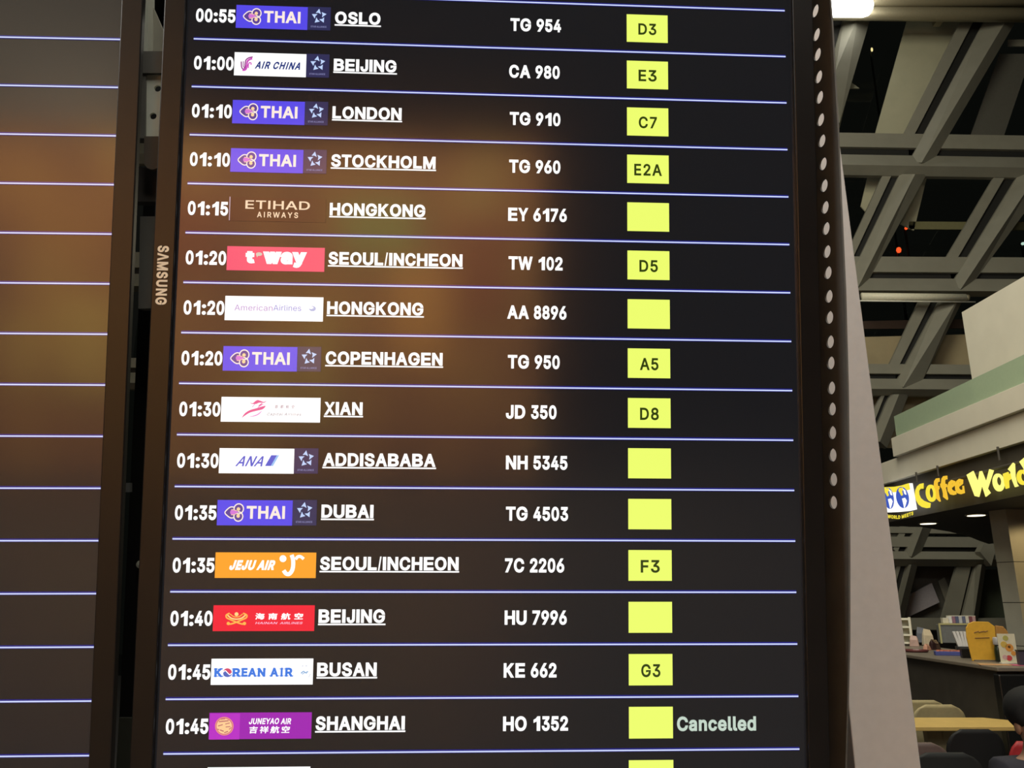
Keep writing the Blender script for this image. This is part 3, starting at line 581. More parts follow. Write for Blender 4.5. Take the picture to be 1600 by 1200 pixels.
mb = MB(); yb = onb(230, 82, -.112).y; mb.prism([(lf, -.1, -.112), (rg, -.1, -.112), (rg, yb, -.112), (lf, yb, -.112)], (0, 0, -.004), m_dark); mb.build('back_sheet', rack)
slab('upright_post', [(208, -60), (231, -60), (231, 86), (206, 86)], -.050, .02, m_pale)
slab('brace', [(226, -40), (234, 0), (256, 50), (258, 84), (240, 84), (233, 50), (222, -30)], -.065, .006, mat('brace_steel', (.42, .40, .32), .5))
slab('cross_beam', [(206, 80), (264, 80), (262, 114), (204, 114)], -.038, .018, m_mid)
slab('bracket', [(227, 113), (264, 113), (260, 214), (226, 214)], -.044, .003, m_pale, holes=((247, 139, 5.4), (240, 182, 5.4)))
slab('bracket_rib', [(207, 113), (228, 113), (227, 216), (203, 216)], -.040, .010, m_mid)
tab = [(225, 213), (252, 213), (250, 250)] + [(237.5 + 12.5 * math.cos(R(a)), 252 + 13 * math.sin(R(a))) for a in range(0, 181, 20)] + [(225, 250)]
slab('tab', tab, -.034, .006, m_brown)
slab('mount_plate', [(196, 262), (262, 262), (258, 315), (192, 315)], -.052, .015, mat('dusk_steel', (.085, .075, .066), .5))
slab('mount_plate', [(219, 338), (260, 338), (246, 482), (216, 482)], -.052, .015, m_mid)
slab('clip', [(192, 755), (203, 755), (203, 769), (192, 769)], -.060, .006, mat('clip_grey', (.2, .2, .19), .5))
for x, y, r in ((223, 820, 5.5), (216, 883, 6.5), (189, 1146, 5.5)):
    c = onb(x, y, -.10); rr = abs(onb(x + r, y, -.10).x - c.x); mb = MB()
    mb.add([], [], m_pale); pr = [(rr, 0), (rr, .004), (rr * .8, .007), (0.0005, .008)]
    mb.lathe(pr, (c.x, c.y, -.110), mat('bolt_cream', (.85, .84, .68), .35), 18); mb.build('bolt', rack, smooth=False)
slab('lower_panel', [(186, 1122), (216, 1122), (208, 1260), (178, 1260)], -.10, .004, mat('lower_grey', (.10, .10, .075), .5))
for yy in (1.12, .10):
    mb = MB(); mb.box((-.40, yy, -.145), (1.45, .05, .05), m_dark); mb.build('rear_rail', rack)
for x in (-.90, -.42, .22):
    mb = MB(); mb.box((x, .1, -.20), (.06, 2.6, .05), m_dark); mb.build('rear_column', rack)

# ================================================================ hall shell
m_floor = mat('terrazzo', (.060, .057, .058), .35, var=.12, scale=14)
mb = MB(); mb.box((6, 3, -.05), (48, 44, .1), m_floor); mb.build('floor', kind='structure')
wb_ = bpy.data.materials.new('amber_cladding'); wb_.use_nodes = True; nt = wb_.node_tree; pb = nt.nodes['Principled BSDF']; pb.inputs['Roughness'].default_value = .7
tc = nt.nodes.new('ShaderNodeTexCoord'); mp = nt.nodes.new('ShaderNodeMapping'); mp.inputs['Scale'].default_value = (1.1, 1, .55)
nz = nt.nodes.new('ShaderNodeTexNoise'); nz.inputs['Scale'].default_value = 1.3; nz.inputs['Detail'].default_value = 2
rp = nt.nodes.new('ShaderNodeValToRGB'); e = rp.color_ramp.elements
e[0].position = .30; e[0].color = (.22, .11, .08, 1); e[1].position = .72; e[1].color = (.58, .46, .18, 1)
k = e.new(.45); k.color = (.40, .19, .09, 1); k = e.new(.58); k.color = (.55, .30, .10, 1)
nt.links.new(tc.outputs['Object'], mp.inputs['Vector']); nt.links.new(mp.outputs['Vector'], nz.inputs['Vector']); nt.links.new(nz.outputs['Fac'], rp.inputs['Fac']); nt.links.new(rp.outputs['Color'], pb.inputs['Base Color'])
mb = MB(); mb.box((-5.3, -7.15, 1.8), (12.6, .3, 3.6), wb_); mb.build('wall_back', kind='structure')
wp = bpy.data.objects['wall_back']
for x0, x1, z0, z1, cn, cc in ((-.62, -.02, 1.25, 2.35, 'amber', (.85, .46, .14)), (-1.15, -.35, 2.42, 2.95, 'sage', (.40, .46, .16)), (-1.55, -1.25, .55, 1.85, 'straw', (.72, .55, .18)), (-2.05, -1.72, .5, 1.6, 'straw', (.72, .55, .18)),
        (.08, .62, 1.75, 2.85, 'russet', (.38, .13, .06)), (-4.75, -4.45, .9, 1.7, 'straw', (.72, .55, .18)), (-4.2, -3.6, .85, 1.9, 'straw', (.72, .55, .18)), (-3.1, -2.4, 2.2, 3.0, 'russet', (.38, .13, .06))):
    mb = MB(); mb.box(((x0 + x1) / 2, -6.98, (z0 + z1) / 2), (x1 - x0, .04, z1 - z0), mat('wall_' + cn, cc, .6)); mb.build('wall_panel', wp)  # unseen coloured boards, added for the patches they reflect in the displays
mb = MB(); mb.box((-7.4, -7.1, 4.8), (8.4, .4, 2.4), mat('olive_plaster', (.15, .165, .19), .7, var=.3, scale=.8)); mb.build('trim_5', kind='structure')

# ================================================================ the slanted steel curtain wall
F = 17.0
m_beam = mat('grey_truss_paint', (.24, .23, .185), .6, var=.05, scale=3); m_groove = mat('groove_black', (.012, .012, .011), .7)
m_cloth = mat('cream_liner', (.42, .40, .28), .8, var=.05, scale=2); m_beige = mat('beige_liner', (.36, .29, .17), .8, var=.08, scale=2)
m_dim = mat('dim_liner', (.10, .095, .08), .8); m_olive = mat('olive_liner', (.16, .15, .07), .8)
win = MB(); win.box((8, F + 1.2, 10), (34, .03, 20.2), mat('night_glass', (.55, .62, .58), .02, trans=1, ior=1.45, var=0))
window = win.build('window_1', kind='structure')
def q3(px, py, y): return at(px, py, Y=y)
def flatbar(name, pts, y, dep, mt): 
    mb = MB(); mb.prism([q3(x, yy, y) for x, yy in pts], (0, dep, 0), mt); return mb.build(name, window)
def ridgebar(name, l0, l1, k0, k1, r0, r1, mt=None):
    """a bar with a raised ridge: left edge, ridge, right edge, each given at both ends"""
    mt = mt or m_beam; V = []
    for p, y in ((l0, F), (k0, F - .22), (r0, F)): V.append(q3(*p, y))
    for p, y in ((l1, F), (k1, F - .22), (r1, F)): V.append(q3(*p, y))
    V += [v + Vector((0, .12, 0)) for v in (V[0], V[2], V[3], V[5])]      # 6..9 back corners
    mb = MB(); mb.add(V, [(0, 1, 4, 3), (1, 2, 5, 4), (2, 7, 9, 5), (7, 6, 8, 9), (6, 0, 3, 8), (0, 6, 7, 2, 1), (3, 4, 5, 9, 8)], mt)
    return mb.build(name, window)
def hbar(x0, x1, top, gap, low, ridge, bot, tilt=0.0):
    """a level member: flat upper flange, dark joint, ridged lower flange (pixel rows at x0; tilt rows per pixel)"""
    s = lambda y, x: y + tilt * (x - x0)
    top, gap, low, ridge, bot = [s(v, 200) for v in (top, gap, low, ridge, bot)]; x0 = 200     # the wall runs on behind the boards
    flatbar('purlin_flange', [(x0, top), (x1, s(top, x1)), (x1, s(gap, x1)), (x0, gap)], F, .10, m_beam)
    flatbar('joint', [(x0, gap - 1), (x1, s(gap - 1, x1)), (x1, s(low + 1, x1)), (x0, low + 1)], F + .09, .1, m_groove)
    ridgebar('purlin', (x0, low), (x1, s(low, x1)), (x0, ridge), (x1, s(ridge, x1)), (x0, bot), (x1, s(bot, x1)))
hbar(1240, 1760, 206, 228, 240, 256, 272, .016)
hbar(1240, 1760, 400, 424, 434, 453, 459, .006)
hbar(1300, 1700, 568, 583, 591, 607, 617, .008)
hbar(1340, 1640, 838, 854, 861, 873, 884, .006)
flatbar('purlin_flange', [(1340, 966), (1640, 966), (1640, 984), (1340, 984)], F, .4, m_beam)
flatbar('purlin_flange', [(1340, 822), (1600, 826), (1600, 835), (1340, 832)], F, .4, m_beam)
def dbar(lf0, lf1, fr0, fr1, g0, g1, k0, k1, r0, r1):
    """a leaning member: flat left flange, dark joint, ridged right flange"""
    return [flatbar('mullion_flange', [lf0, fr0, fr1, lf1], F + .02, .09, m_beam), flatbar('joint', [fr0, g0, g1, fr1], F + .09, .1, m_groove), ridgebar('mullion', g0, g1, k0, k1, r0, r1)]
dbar((1520, -5), (1410, 214), (1541, -5), (1419, 229), (1558, -5), (1421, 252), (1594, -5), (1440, 254), (1610, -5), (1456, 256))
lev2 = dbar((1380, 272), (1310, 425), (1394, 272), (1318, 434), (1406, 272), (1325, 440), (1430, 272), (1340, 450), (1448, 272), (1356, 440))
dbar((1556, 272), (1474, 410), (1573, 272), (1484, 424), (1592, 272), (1488, 442), (1621, 272), (1501, 452), (1645, 272), (1522, 440))
lev3 = dbar((1440, 462), (1390, 569), (1459, 462), (1399, 583), (1472, 462), (1400, 598), (1500, 462), (1411, 605), (1508, 462), (1438, 602))
lev4 = dbar((1378, 616), (1345, 680), (1383, 616), (1354, 690), (1391, 616), (1360, 690), (1405, 616), (1375, 690), (1420, 616), (1386, 700))
lev1 = dbar((1300, 22), (1262, 130), (1304, 22), (1270, 140), (1320, 22), (1284, 150), (1342, 22), (1305, 112), (1362, 22), (1312, 192))
dbar((1410, 818), (1396, 858), (1421, 818), (1402, 864), (1432, 818), (1414, 866), (1444, 818), (1424, 870), (1459, 818), (1437, 868))
dbar((1402, 882), (1380, 950), (1408, 882), (1386, 960), (1418, 882), (1396, 968), (1424, 882), (1402, 968), (1434, 882), (1412, 968))
dbar((1496, 882), (1470, 975), (1518, 882), (1496, 975), (1524, 882), (1501, 975), (1534, 882), (1520, 975), (1541, 882), (1527, 975))
for run in (lev1, lev2, lev3, lev4):                               # the same members repeated along the wall to the left
    for k in range(1, 5):
        for o in run:
            c = o.copy(); COL.objects.link(c); c.parent = window; c.location.x -= 2.75 * k
flatbar('gusset', [(1538, 849), (1556, 857), (1549, 884), (1531, 862)], F - .3, .2, m_beam)
for nm, pts, mt in (('liner_panel', [(1419, 26), (1508, 26), (1414, 214), (1366, 214)], m_cloth), ('liner_panel', [(1326, 110), (1350, 40), (1312, 200), (1305, 190)], m_cloth),
        ('liner_panel', [(1357, 270), (1382, 270), (1352, 330), (1345, 322)], m_cloth), ('liner_panel', [(1444, 268), (1452, 262), (1428, 360), (1407, 350)], m_cloth),
        ('liner_panel', [(1330, 527), (1650, 519), (1650, 575), (1330, 575)], m_beige), ('liner_panel', [(1330, 612), (1600, 612), (1560, 700), (1330, 700)], m_beige),
        ('liner_panel', [(1562, 84), (1612, 84), (1568, 214), (1516, 214)], m_dim), ('liner_panel', [(1420, 346), (1700, 348), (1700, 360), (1420, 358)], m_olive),
        ('liner_panel', [(1327, 126), (1332, 130), (1343, 138), (1324, 138)], m_cloth), ('liner_panel', [(1575, 62), (1700, 60), (1700, 72), (1575, 72)], m_beam),
        ('liner_panel', [(1330, 502), (1640, 496), (1640, 512), (1330, 514)], mat('russet_liner', (.05, .028, .018), .8)),
        ('liner_panel', [(1466, 908), (1476, 902), (1487, 930), (1477, 938)], m_beam), ('liner_panel', [(1395, 884), (1520, 884), (1500, 968), (1395, 968)], m_dim), ('liner_panel', [(1536, 890), (1640, 890), (1640, 968), (1524, 968)], mat('green_liner', (.06, .075, .05), .7)),
        ('liner_panel', [(1340, 826), (1440, 826), (1420, 862), (1340, 862)], m_dim), ('sill', [(1340, 984), (1640, 984), (1640, 1100), (1340, 1100)], m_dim)):
    flatbar(nm, pts, F + (.55 if mt is not m_dim else .62), .03, mt)
mb = MB(); mb.prism([q3(x, y, F + .45) for x, y in ((1424, 928), (1456, 911), (1468, 941), (1415, 966), (1420, 938))], (0, .06, 0), mat('lilac_board', (.36, .33, .36), .6))
mb.build('tilted_board', label='pale lilac tilted board behind the low window beams under the cafe sign', category='board')
def glow(name, px, py, y, rx, ry, rgb, es, label, cat):
    c = at(px, py, Y=y); s = (c - EYE).length / FPX; mb = MB()
    mb.lathe([(.001, -ry * s), (rx * s * .7, -ry * s * .7), (rx * s, 0), (rx * s * .7, ry * s * .7), (.001, ry * s)], (0, 0, 0), mat(name + '_lens', (.1, .1, .1), .3, 0, rgb, es, var=0), 12)
    t = empty(name, label, cat, c); mb.build('lens', t, smooth=True)
    mb = MB(); mb.tube([(0, .02 + ry * s, 0), (0, .02 + ry * s, -c.z)], .03, m_dark, 8); mb.build('mast', t); return t
glow('red_lamp', 1404, 391, F + 2.2, 3.5, 4.5, (1, .09, .02), 2.2, 'larger red lamp glowing in the dark between the second crossbeams', 'lamp')
glow('red_lamp', 1415.5, 357, F + 2.2, 2.2, 2.2, (1, .15, .05), 1.4, 'smaller red lamp glowing just below the tip of a cream liner', 'lamp')
glow('amber_lamp', 1362, 78, F + 3.4, 1.4, 3.2, (1, .75, .35), 2.0, 'tiny amber lamp in the dark pane beside the floodlight', 'lamp')
glow('white_lamp', 1598, 381, F + 2.2, 2.5, 2, (.7, .9, .8), 1.2, 'tiny white lamp at the far right in the dark glass', 'lamp')

# floodlight on its rail, and the pale tube under the second crossbeam
YL = F - .45
fl = empty('floodlight', 'dazzling white floodlight at the top on a metal rail', 'lamp', at(1331, 12, Y=YL))
base = fl.location.copy()
def tube_px(name, parent, pts, rpx, mt, y, off=Vector((0, 0, 0)), n=14):
    P = [at(px, py, Y=y) for px, py in pts]; s = [rp * (p - EYE).length / FPX for p, rp in zip(P, rpx if isinstance(rpx, (list, tuple)) else [rpx] * len(P))]
    mb = MB(); mb.tube([p - off for p in P], s, mt, n); return mb.build(name, parent, smooth=True)
m_rail = mat('rail_bronze', (.30, .26, .17), .4, .3)
tube_px('diffuser', fl, [(1298, 10), (1302, 10), (1350, 10), (1358, 10), (1362, 10)], [9, 13.5, 13.5, 11.5, 6], mat('floodlight_diffuser', (.9, .9, .9), .4, 0, (1, 1, .93), 9, var=0), YL - .3, base)
tube_px('rail', fl, [(1230, 21), (1700, 24)], 8.5, m_rail, YL, base)
tube_px('rail', fl, [(1230, 1), (1700, 2)], 8, m_rail, YL - .05, base)
for px in (1480, 1660): c = at(px, 12, Y=YL) - base; mb = MB(); mb.box((c.x, .3, c.z), (.18, .5, .2), m_rail); mb.build('hanger', fl)
tl = empty('tube_light', 'long pale unlit tube fixture under the second crossbeam', 'lamp', at(1430, 464, Y=F - .3)); b2 = tl.location.copy()
tube_px('diffuser', tl, [(1346, 463.5), (1508, 465.5)], 5.6, mat('tube_cream', (.80, .76, .60), .45), F - .3, b2)
tube_px('end_cap', tl, [(1508, 465.5), (1513, 465.6)], 4.6, m_rail, F - .3, b2)
tube_px('bracket', tl, [(1340, 470), (1524, 472)], 1.0, mat('bracket_bright', (.8, .8, .72), .3), F - .3, b2, 8)

# ================================================================ gallery, cafe canopy and sign (running away along x = 5)
m_cream = None
m_fascia = mat('cream_fascia', (.60, .565, .47), .55, var=.03, scale=4)
gal = MB(); gal.box((7.5, 7.2, 3.515), (5.0, 6.36, .245), m_fascia); gal.build('trim_1', kind='structure', bevel=.004)
gb = MB(); gb.box((7.56, 8.6, 3.245), (5.0, 9.6, .285), m_fascia)
gb.build('trim_2', kind='structure', bevel=.004)
mb = MB(); mb.box((5.06, 6.7, 3.78), (.024, 7.25, .285), mat('green_glass', (.44, .55, .39), .12, trans=.35, ior=1.45, var=.02))
mb.build('glass_balustrade', label='green glass balustrade along the top of the cream gallery edge', category='balustrade')
wl = MB(); wl.prism([(5.42, 9.09, 3.63), (5.42, 9.09, 4.93), (5.42, 4.2, 4.78), (5.42, 4.2, 3.63)], (2.5, 0, 0), m_fascia); wl.build('wall_gallery', kind='structure')
m_can = mat('cafe_canopy_brown', (.050, .043, .034), .6, var=.06, scale=4)
mb = MB()
bk = [at(x, y, Z=2.6) for x, y in ((1390, 822), (1440, 823.5), (1485, 831), (1518, 840), (1530, 845), (1545, 850))]
ring = [(5.12, 3.8), (5.12, bk[0].y)] + [(p.x, min(p.y, 15.9)) for p in bk] + [(9.4, 3.8)]
mb.prism([(x, y, 2.6) for x, y in ring], (0, 0, .5), m_can); mb.build('ceiling', kind='structure')
for px, py, lab in ((1450, 817, 'left downlight in the dark cafe ceiling under the round emblem sign'), (1525, 804, 'right downlight in the dark cafe ceiling above the tiled column')):
    c = at(px, py, Z=2.6); d = empty('downlight', lab, 'lamp', (c.x, c.y, 2.6), group='cafe downlights')
    mb = MB(); mb.lathe([(.125, -.012), (.125, .0)], (0, 0, 0), mat('downlight_ring', (.5, .48, .42), .4), 20); mb.build('trim_ring', d)
    mb = MB(); mb.lathe([(.10, -.016), (.10, -.010)], (0, 0, 0), mat('downlight_lens', (.9, .9, .8), .4, 0, (1, .90, .62), 2.2, var=0), 20); mb.build('lens', d)

# sign: traced letters, each a solid of its own, on the plane x = 4.98
XS = 4.98
sign = empty('cafe_sign', 'glowing yellow cafe name sign with a two globe emblem under the gallery', 'sign', (XS, 9.0, 2.6))
def sx(p): return at(1360 + p[0] / 6.6667, 660 + p[1] / 6.6667, X=XS) - Vector((XS, 9.0, 2.6))
def signpoly(mb, cs, mt, off=0.0, th=.05):
    c0 = [[(lambda q: (q.y, q.z))(sx(p)) for p in c] for c in cs]
    c0 = [cw(c0[0])] + [cw(c)[::-1] for c in c0[1:]]
    P, T = fill(c0); n = len(P)
    V = [(-off, a, b) for a, b in P] + [(-off + th, a, b) for a, b in P]
    Fs = list(T) + [tuple(i + n for i in t[::-1]) for t in T]
    idx = {(round(a, 5), round(b, 5)): i for i, (a, b) in enumerate(P)}
    for c in c0:
        for i in range(len(c)):
            a = idx.get((round(c[i - 1][0], 5), round(c[i - 1][1], 5))); b = idx.get((round(c[i][0], 5), round(c[i][1], 5)))
            if a is not None and b is not None and a != b: Fs.append((a, b, b + n, a + n))
    mb.add(V, Fs, mt)
def sgm(n, c, e): return mat('sign_' + n, (.03, .03, .02), .5, 0, c, e, var=0)
s_y = sgm('yellow', (1.0, .82, .05), .95); s_o = sgm('orange', (.95, .56, .03), .95); s_w = sgm('lemon', (1.0, .93, .22), 1.1); s_white = sgm('white', (1, 1, .96), 1.2); s_b = sgm('blue', (.035, .09, .50), 1.0)
def ell(cx, cy, rx, ry, rot=0, n=28):
    return [(cx + rx * math.cos(a) * math.cos(R(rot)) - ry * math.sin(a) * math.sin(R(rot)), cy + rx * math.cos(a) * math.sin(R(rot)) + ry * math.sin(a) * math.cos(R(rot))) for a in [2 * math.pi * i / n for i in range(n)]]
letters = [
    ([[(556, 633), (520, 642), (492, 668), (474, 712), (470, 765), (484, 812), (508, 855), (545, 882), (592, 893), (624, 888), (630, 842), (600, 832), (562, 818), (528, 790), (511, 752), (508, 714), (524, 690), (554, 690)]], s_y),
    ([ell(638, 738, 54, 90, -6), ell(640, 735, 21, 52, -6)], s_y),
    ([[(722, 580), (690, 584), (672, 612), (668, 655), (674, 702), (684, 740), (690, 788), (726, 826), (735, 822), (718, 760), (712, 704), (722, 690), (720, 662), (705, 660), (702, 632), (712, 617), (724, 618)]], s_o),
    ([[(802, 555), (766, 560), (748, 586), (744, 632), (734, 642), (738, 672), (752, 690), (764, 740), (764, 776), (806, 808), (811, 795), (796, 720), (786, 680), (802, 666), (796, 640), (782, 640), (779, 606), (790, 592), (804, 594)]], s_o),
    ([[(886, 612), (850, 600), (822, 624), (808, 668), (814, 715), (838, 750), (870, 757), (898, 748), (896, 714), (872, 714), (854, 702), (848, 684), (888, 652)], [(848, 655), (852, 640), (862, 630), (866, 640)]], s_o),
    ([[(968, 596), (930, 588), (902, 612), (888, 655), (892, 702), (914, 738), (948, 748), (986, 735), (976, 660), (966, 662), (968, 700), (945, 704), (928, 690), (924, 672), (966, 640)], [(924, 646), (930, 628), (942, 618), (944, 630)]], s_o),
    ([[(1010, 546), (1076, 506), (1126, 622), (1145, 510), (1165, 507), (1212, 622), (1246, 488), (1288, 500), (1226, 690), (1256, 735), (1208, 774), (1168, 652), (1136, 776), (1094, 766)]], s_w),
    ([ell(1340, 626, 59, 94, -8), ell(1346, 612, 25, 46, -8)], s_w),
    ([[(1388, 536), (1440, 516), (1448, 548), (1476, 520), (1482, 580), (1446, 606), (1450, 682), (1418, 692), (1404, 640)]], s_y),
    ([[(1440, 488), (1492, 420), (1508, 432), (1514, 562), (1532, 640), (1548, 664), (1514, 674), (1484, 600), (1466, 512)]], s_w),
    ([ell(1592, 572, 60, 80, -10), ell(1596, 572, 22, 42, -10)], s_y),
    ([[(1560, 410), (1612, 366), (1650, 376), (1668, 630), (1634, 650), (1604, 480)]], s_w)]
for cs, mt in letters:
    mb = MB(); signpoly(mb, cs, mt, .01, .01); mb.build('letter', sign)
mb = MB(); signpoly(mb, [[(150, 676), (275, 670), (276, 934), (178, 938)]], s_white, .03); signpoly(mb, [[(276, 670), (350, 657), (424, 634), (470, 906), (400, 922), (277, 934)]], s_white, .03)
em = mb.build('emblem_panel', sign)
mb = MB(); signpoly(mb, [[(150, 676), (275, 670), (275, 728), (156, 738)]], s_y, .034, .01); signpoly(mb, [[(277, 670), (350, 657), (424, 634), (436, 700), (360, 722), (277, 728)]], s_y, .034, .01); mb.build('emblem_border', em)
for g in ((222, 790, 50, 112, -8), (366, 782, 64, 112, -10)): mb = MB(); signpoly(mb, [ell(*g)], s_b, .042, .008); mb.build('globe_disc', em)
for dx, dy in ((0, 0), (148, -6)):
    mb = MB()
    signpoly(mb, [[(190 + dx, 690 + dy), (222 + dx, 684 + dy), (232 + dx, 706 + dy), (216 + dx, 722 + dy), (226 + dx, 760 + dy), (214 + dx, 770 + dy), (200 + dx, 742 + dy), (184 + dx, 720 + dy)]], s_y, .05, .008)
    signpoly(mb, [[(222 + dx, 800 + dy), (248 + dx, 792 + dy), (266 + dx, 822 + dy), (256 + dx, 862 + dy), (244 + dx, 896 + dy), (234 + dx, 850 + dy)]], s_white, .05, .008)
    signpoly(mb, [[(232 + dx, 700 + dy), (252 + dx, 716 + dy), (262 + dx, 760 + dy), (248 + dx, 752 + dy), (240 + dx, 726 + dy)]], s_white, .05, .008)
    mb.build('globe_land', em)
mb = MB(); P, T = fit_text('THE WORLD MEETS', 0, 1, 0, 1, 20, track=10)
def arc(p):
    x = 120 + 352 * p[0]; y = 985 + 18 * math.sin(math.pi * min(1, max(0, (x - 150) / 330))) - 26 * max(0, (x - 330) / 140) - 32 * p[1]
    return sx((x, y))
mb.add([Vector((-.03, 0, 0)) + arc(p) for p in P], T, s_y); mb.build('small_lettering', sign)
mb = MB()
for px in (1425, 1458, 1552): c = at(px, 748 - (px - 1425) * .27, X=XS) - sign.location; mb.tube([(.06, c.y, c.z - .04), (.06, c.y, .52)], .012, m_can, 8)
mb.tube([(.05, -2.2, .30), (.05, 1.75, .30)], .02, m_can, 8)
mb.build('mounting_rail', sign)

# tiled square column, a corner towards us
col = MB(); m_tile = mat('column_tile', (.34, .335, .28), .45, var=.05, scale=6)
rot = Matrix.Rotation(R(-3), 3, 'Z')
E0 = at(1545, 800, Z=2.59); ECX = E0.x; ECY = E0.y
A = Vector((ECX, ECY)); b_ = at(1571, 797, Y=ECY - .22); d_ = at(1632, 797, Y=ECY - .10); Bc = Vector((b_.x, b_.y)); D = Vector((d_.x, d_.y)); Cc = A + (D - Bc)
for z0, z1 in ((0, .62), (.628, 1.08), (1.088, 1.55), (1.558, 2.0), (2.008, 2.6)):
    col.prism([(p.x, p.y, z0) for p in (A, Bc, D, Cc)], (0, 0, z1 - z0), m_tile)
ins = lambda p: p + ((A + D) / 2 - p) * .03
col.prism([(ins(p).x, ins(p).y, 0) for p in (A, Bc, D, Cc)], (0, 0, 2.6), m_groove)
col.build('trim_3', kind='structure')

# ================================================================ cafe counter
m_cnt = mat('counter_charcoal', (.050, .044, .036), .45, var=.12, scale=9); m_cnt_top = mat('counter_edge', (.17, .145, .115), .4); m_blk = mat('black_laminate', (.006, .006, .006), .4)
ct = empty('cafe_counter', 'long dark brown serving counter with a black end below the cafe sign', 'counter', (4.15, 8.6, 0))
mb = MB(); mb.box((0, .04, .53), (.82, 4.20, 1.06), m_cnt); mb.build('body', ct)
mb = MB(); mb.box((0, .02, 1.075), (.88, 4.30, .03), m_cnt_top); mb.build('worktop', ct, bevel=.006)
mb = MB(); mb.box((.38, -2.11, .52), (1.66, .08, 1.04), m_blk); mb.build('end_panel', ct, bevel=.01)
ZT = 1.091
def on(px, py): return at(px, py, Z=ZT)
def sc(p): return (p - EYE).length / FPX * .97      # metres per pixel there
def thing_at(name, label, cat, px, py, rz=0, group=None):
    p = on(px, py); return empty(name, label, cat, (p.x, p.y, ZT), rz, group), sc(p)
YAW = R(-28)                                        # items face the viewer across the counter
# white tiered rack
t, s = thing_at('snack_rack', 'white tiered wire rack at the far left end of the counter', 'rack', 1416, 1009, YAW)
m_wh = mat('white_plastic', (.72, .70, .58), .5); mb = MB()
for x in (-9, 8): mb.box((x * s, 0, 19 * s), (3 * s, 12 * s, 38 * s), m_wh)
mb.build('frame', t)
for k in range(4):
    mb = MB(); mb.box((0, 0, (4 + 10.5 * k) * s), (16 * s, 11 * s, 2.4 * s), m_wh); mb.build('shelf', t)
mb = MB(); mb.box((0, 5 * s, 19 * s), (15 * s, s, 36 * s), mat('rack_back', (.42, .40, .30), .6)); mb.build('back_panel', t)
# round dark tray
t, s = thing_at('serving_tray', 'flat dark red tray below the white tiered rack', 'tray', 1430, 1018.5)
mb = MB(); mb.lathe([(15 * s, 0), (17 * s, 1.5 * s), (17 * s, 3 * s), (15 * s, 3 * s), (14 * s, 1.6 * s), (.002, 1.6 * s)], (0, 0, 0), mat('tray_red', (.12, .035, .035), .4), 24); mb.build('dish', t)
# heap of packets
pk = [(1429, 1010, 12, 15, 'rose beige', (.42, .28, .24)), (1441, 1004, 14, 21, 'slate grey', (.16, .17, .20)), (1451, 1008, 16, 22, 'cream', (.55, .48, .36)), (1461, 1015, 17, 14, 'dark maroon', (.030, .012, .012)), (1449, 1016, 14, 9, 'salmon', (.50, .26, .18))]
for i, (px, py, w, h, cn, cc) in enumerate(pk):
    t, s = thing_at('packet', cn + ' crumpled packet in the heap on the counter beside the rack', 'packet', px, py, YAW + .3 * i, 'packets on the counter')
    mb = MB(); mb.add([(-w / 2 * s, -3 * s, 0), (w / 2 * s, -3 * s, 0), (w / 2 * s, 3 * s, 0), (-w / 2 * s, 3 * s, 0), (-w * .42 * s, -2.5 * s, h * .6 * s), (w * .42 * s, -2 * s, h * .55 * s), (w * .46 * s, 2.4 * s, h * .6 * s), (-w * .4 * s, 2.5 * s, h * .65 * s), (-w * .3 * s, 0, h * s), (w * .32 * s, .4 * s, h * .92 * s)],
        [(0, 3, 2, 1), (0, 1, 5, 4), (1, 2, 6, 5), (2, 3, 7, 6), (3, 0, 4, 7), (4, 5, 9, 8), (6, 7, 8, 9), (5, 6, 9), (7, 4, 8)], mat('packet_' + cn.replace(' ', '_'), cc, .45)); mb.build('pouch', t, bevel=.004)
# grey bin with pale rim
t, s = thing_at('storage_bin', 'grey box with a pale yellow rim standing on the counter', 'box', 1497, 1004.5, R(-8))
mb = MB(); mb.box((0, 0, 12 * s), (46 * s, 14 * s, 24 * s), mat('bin_grey', (.17, .175, .17), .5)); mb.build('body', t, bevel=.006)
m_rim = mat('bin_rim', (.50, .46, .22), .5); mb = MB()
mb.box((-23.5 * s, -7 * s, 12 * s), (2 * s, 2 * s, 25 * s), m_rim); mb.box((0, -7 * s, 24.6 * s), (48 * s, 2 * s, 2 * s), m_rim); mb.build('rim', t)
bz = ZT + 25.7 * s; bx, by = t.location.x, t.location.y
cols = [('cream', (.72, .66, .50)), ('white', (.75, .74, .70)), ('plum striped', (.30, .16, .22)), ('navy', (.10, .12, .22)), ('pale grey', (.55, .56, .58)), ('navy banded', (.14, .16, .26)), ('ivory', (.74, .70, .60)), ('maroon', (.24, .08, .10)), ('rose', (.58, .36, .36))]
off = -18.0
for i, (cn, cc) in enumerate(cols):
    w = 8 if i == 0 else 4.6; h = 6 if i == 0 else 9
    d = empty('carton', cn + ' carton on the grey box, ' + ('first', 'second', 'third', 'fourth', 'fifth', 'sixth', 'seventh', 'eighth', 'ninth')[i] + ' from the left', 'carton', (bx + (off + w / 2) * s, by, bz), R(-8), 'cartons on the grey box')
    mb = MB(); mb.box((0, 0, h / 2 * s), (w * .92 * s, 8 * s, h * s), mat('carton_' + cn.replace(' ', '_'), cc, .5)); mb.build('body', d, bevel=.002)
    mb = MB(); mb.box((0, 0, h * s + .4 * s), (w * .94 * s, 8.2 * s, .8 * s), m_wh); mb.build('lid', d); off += w
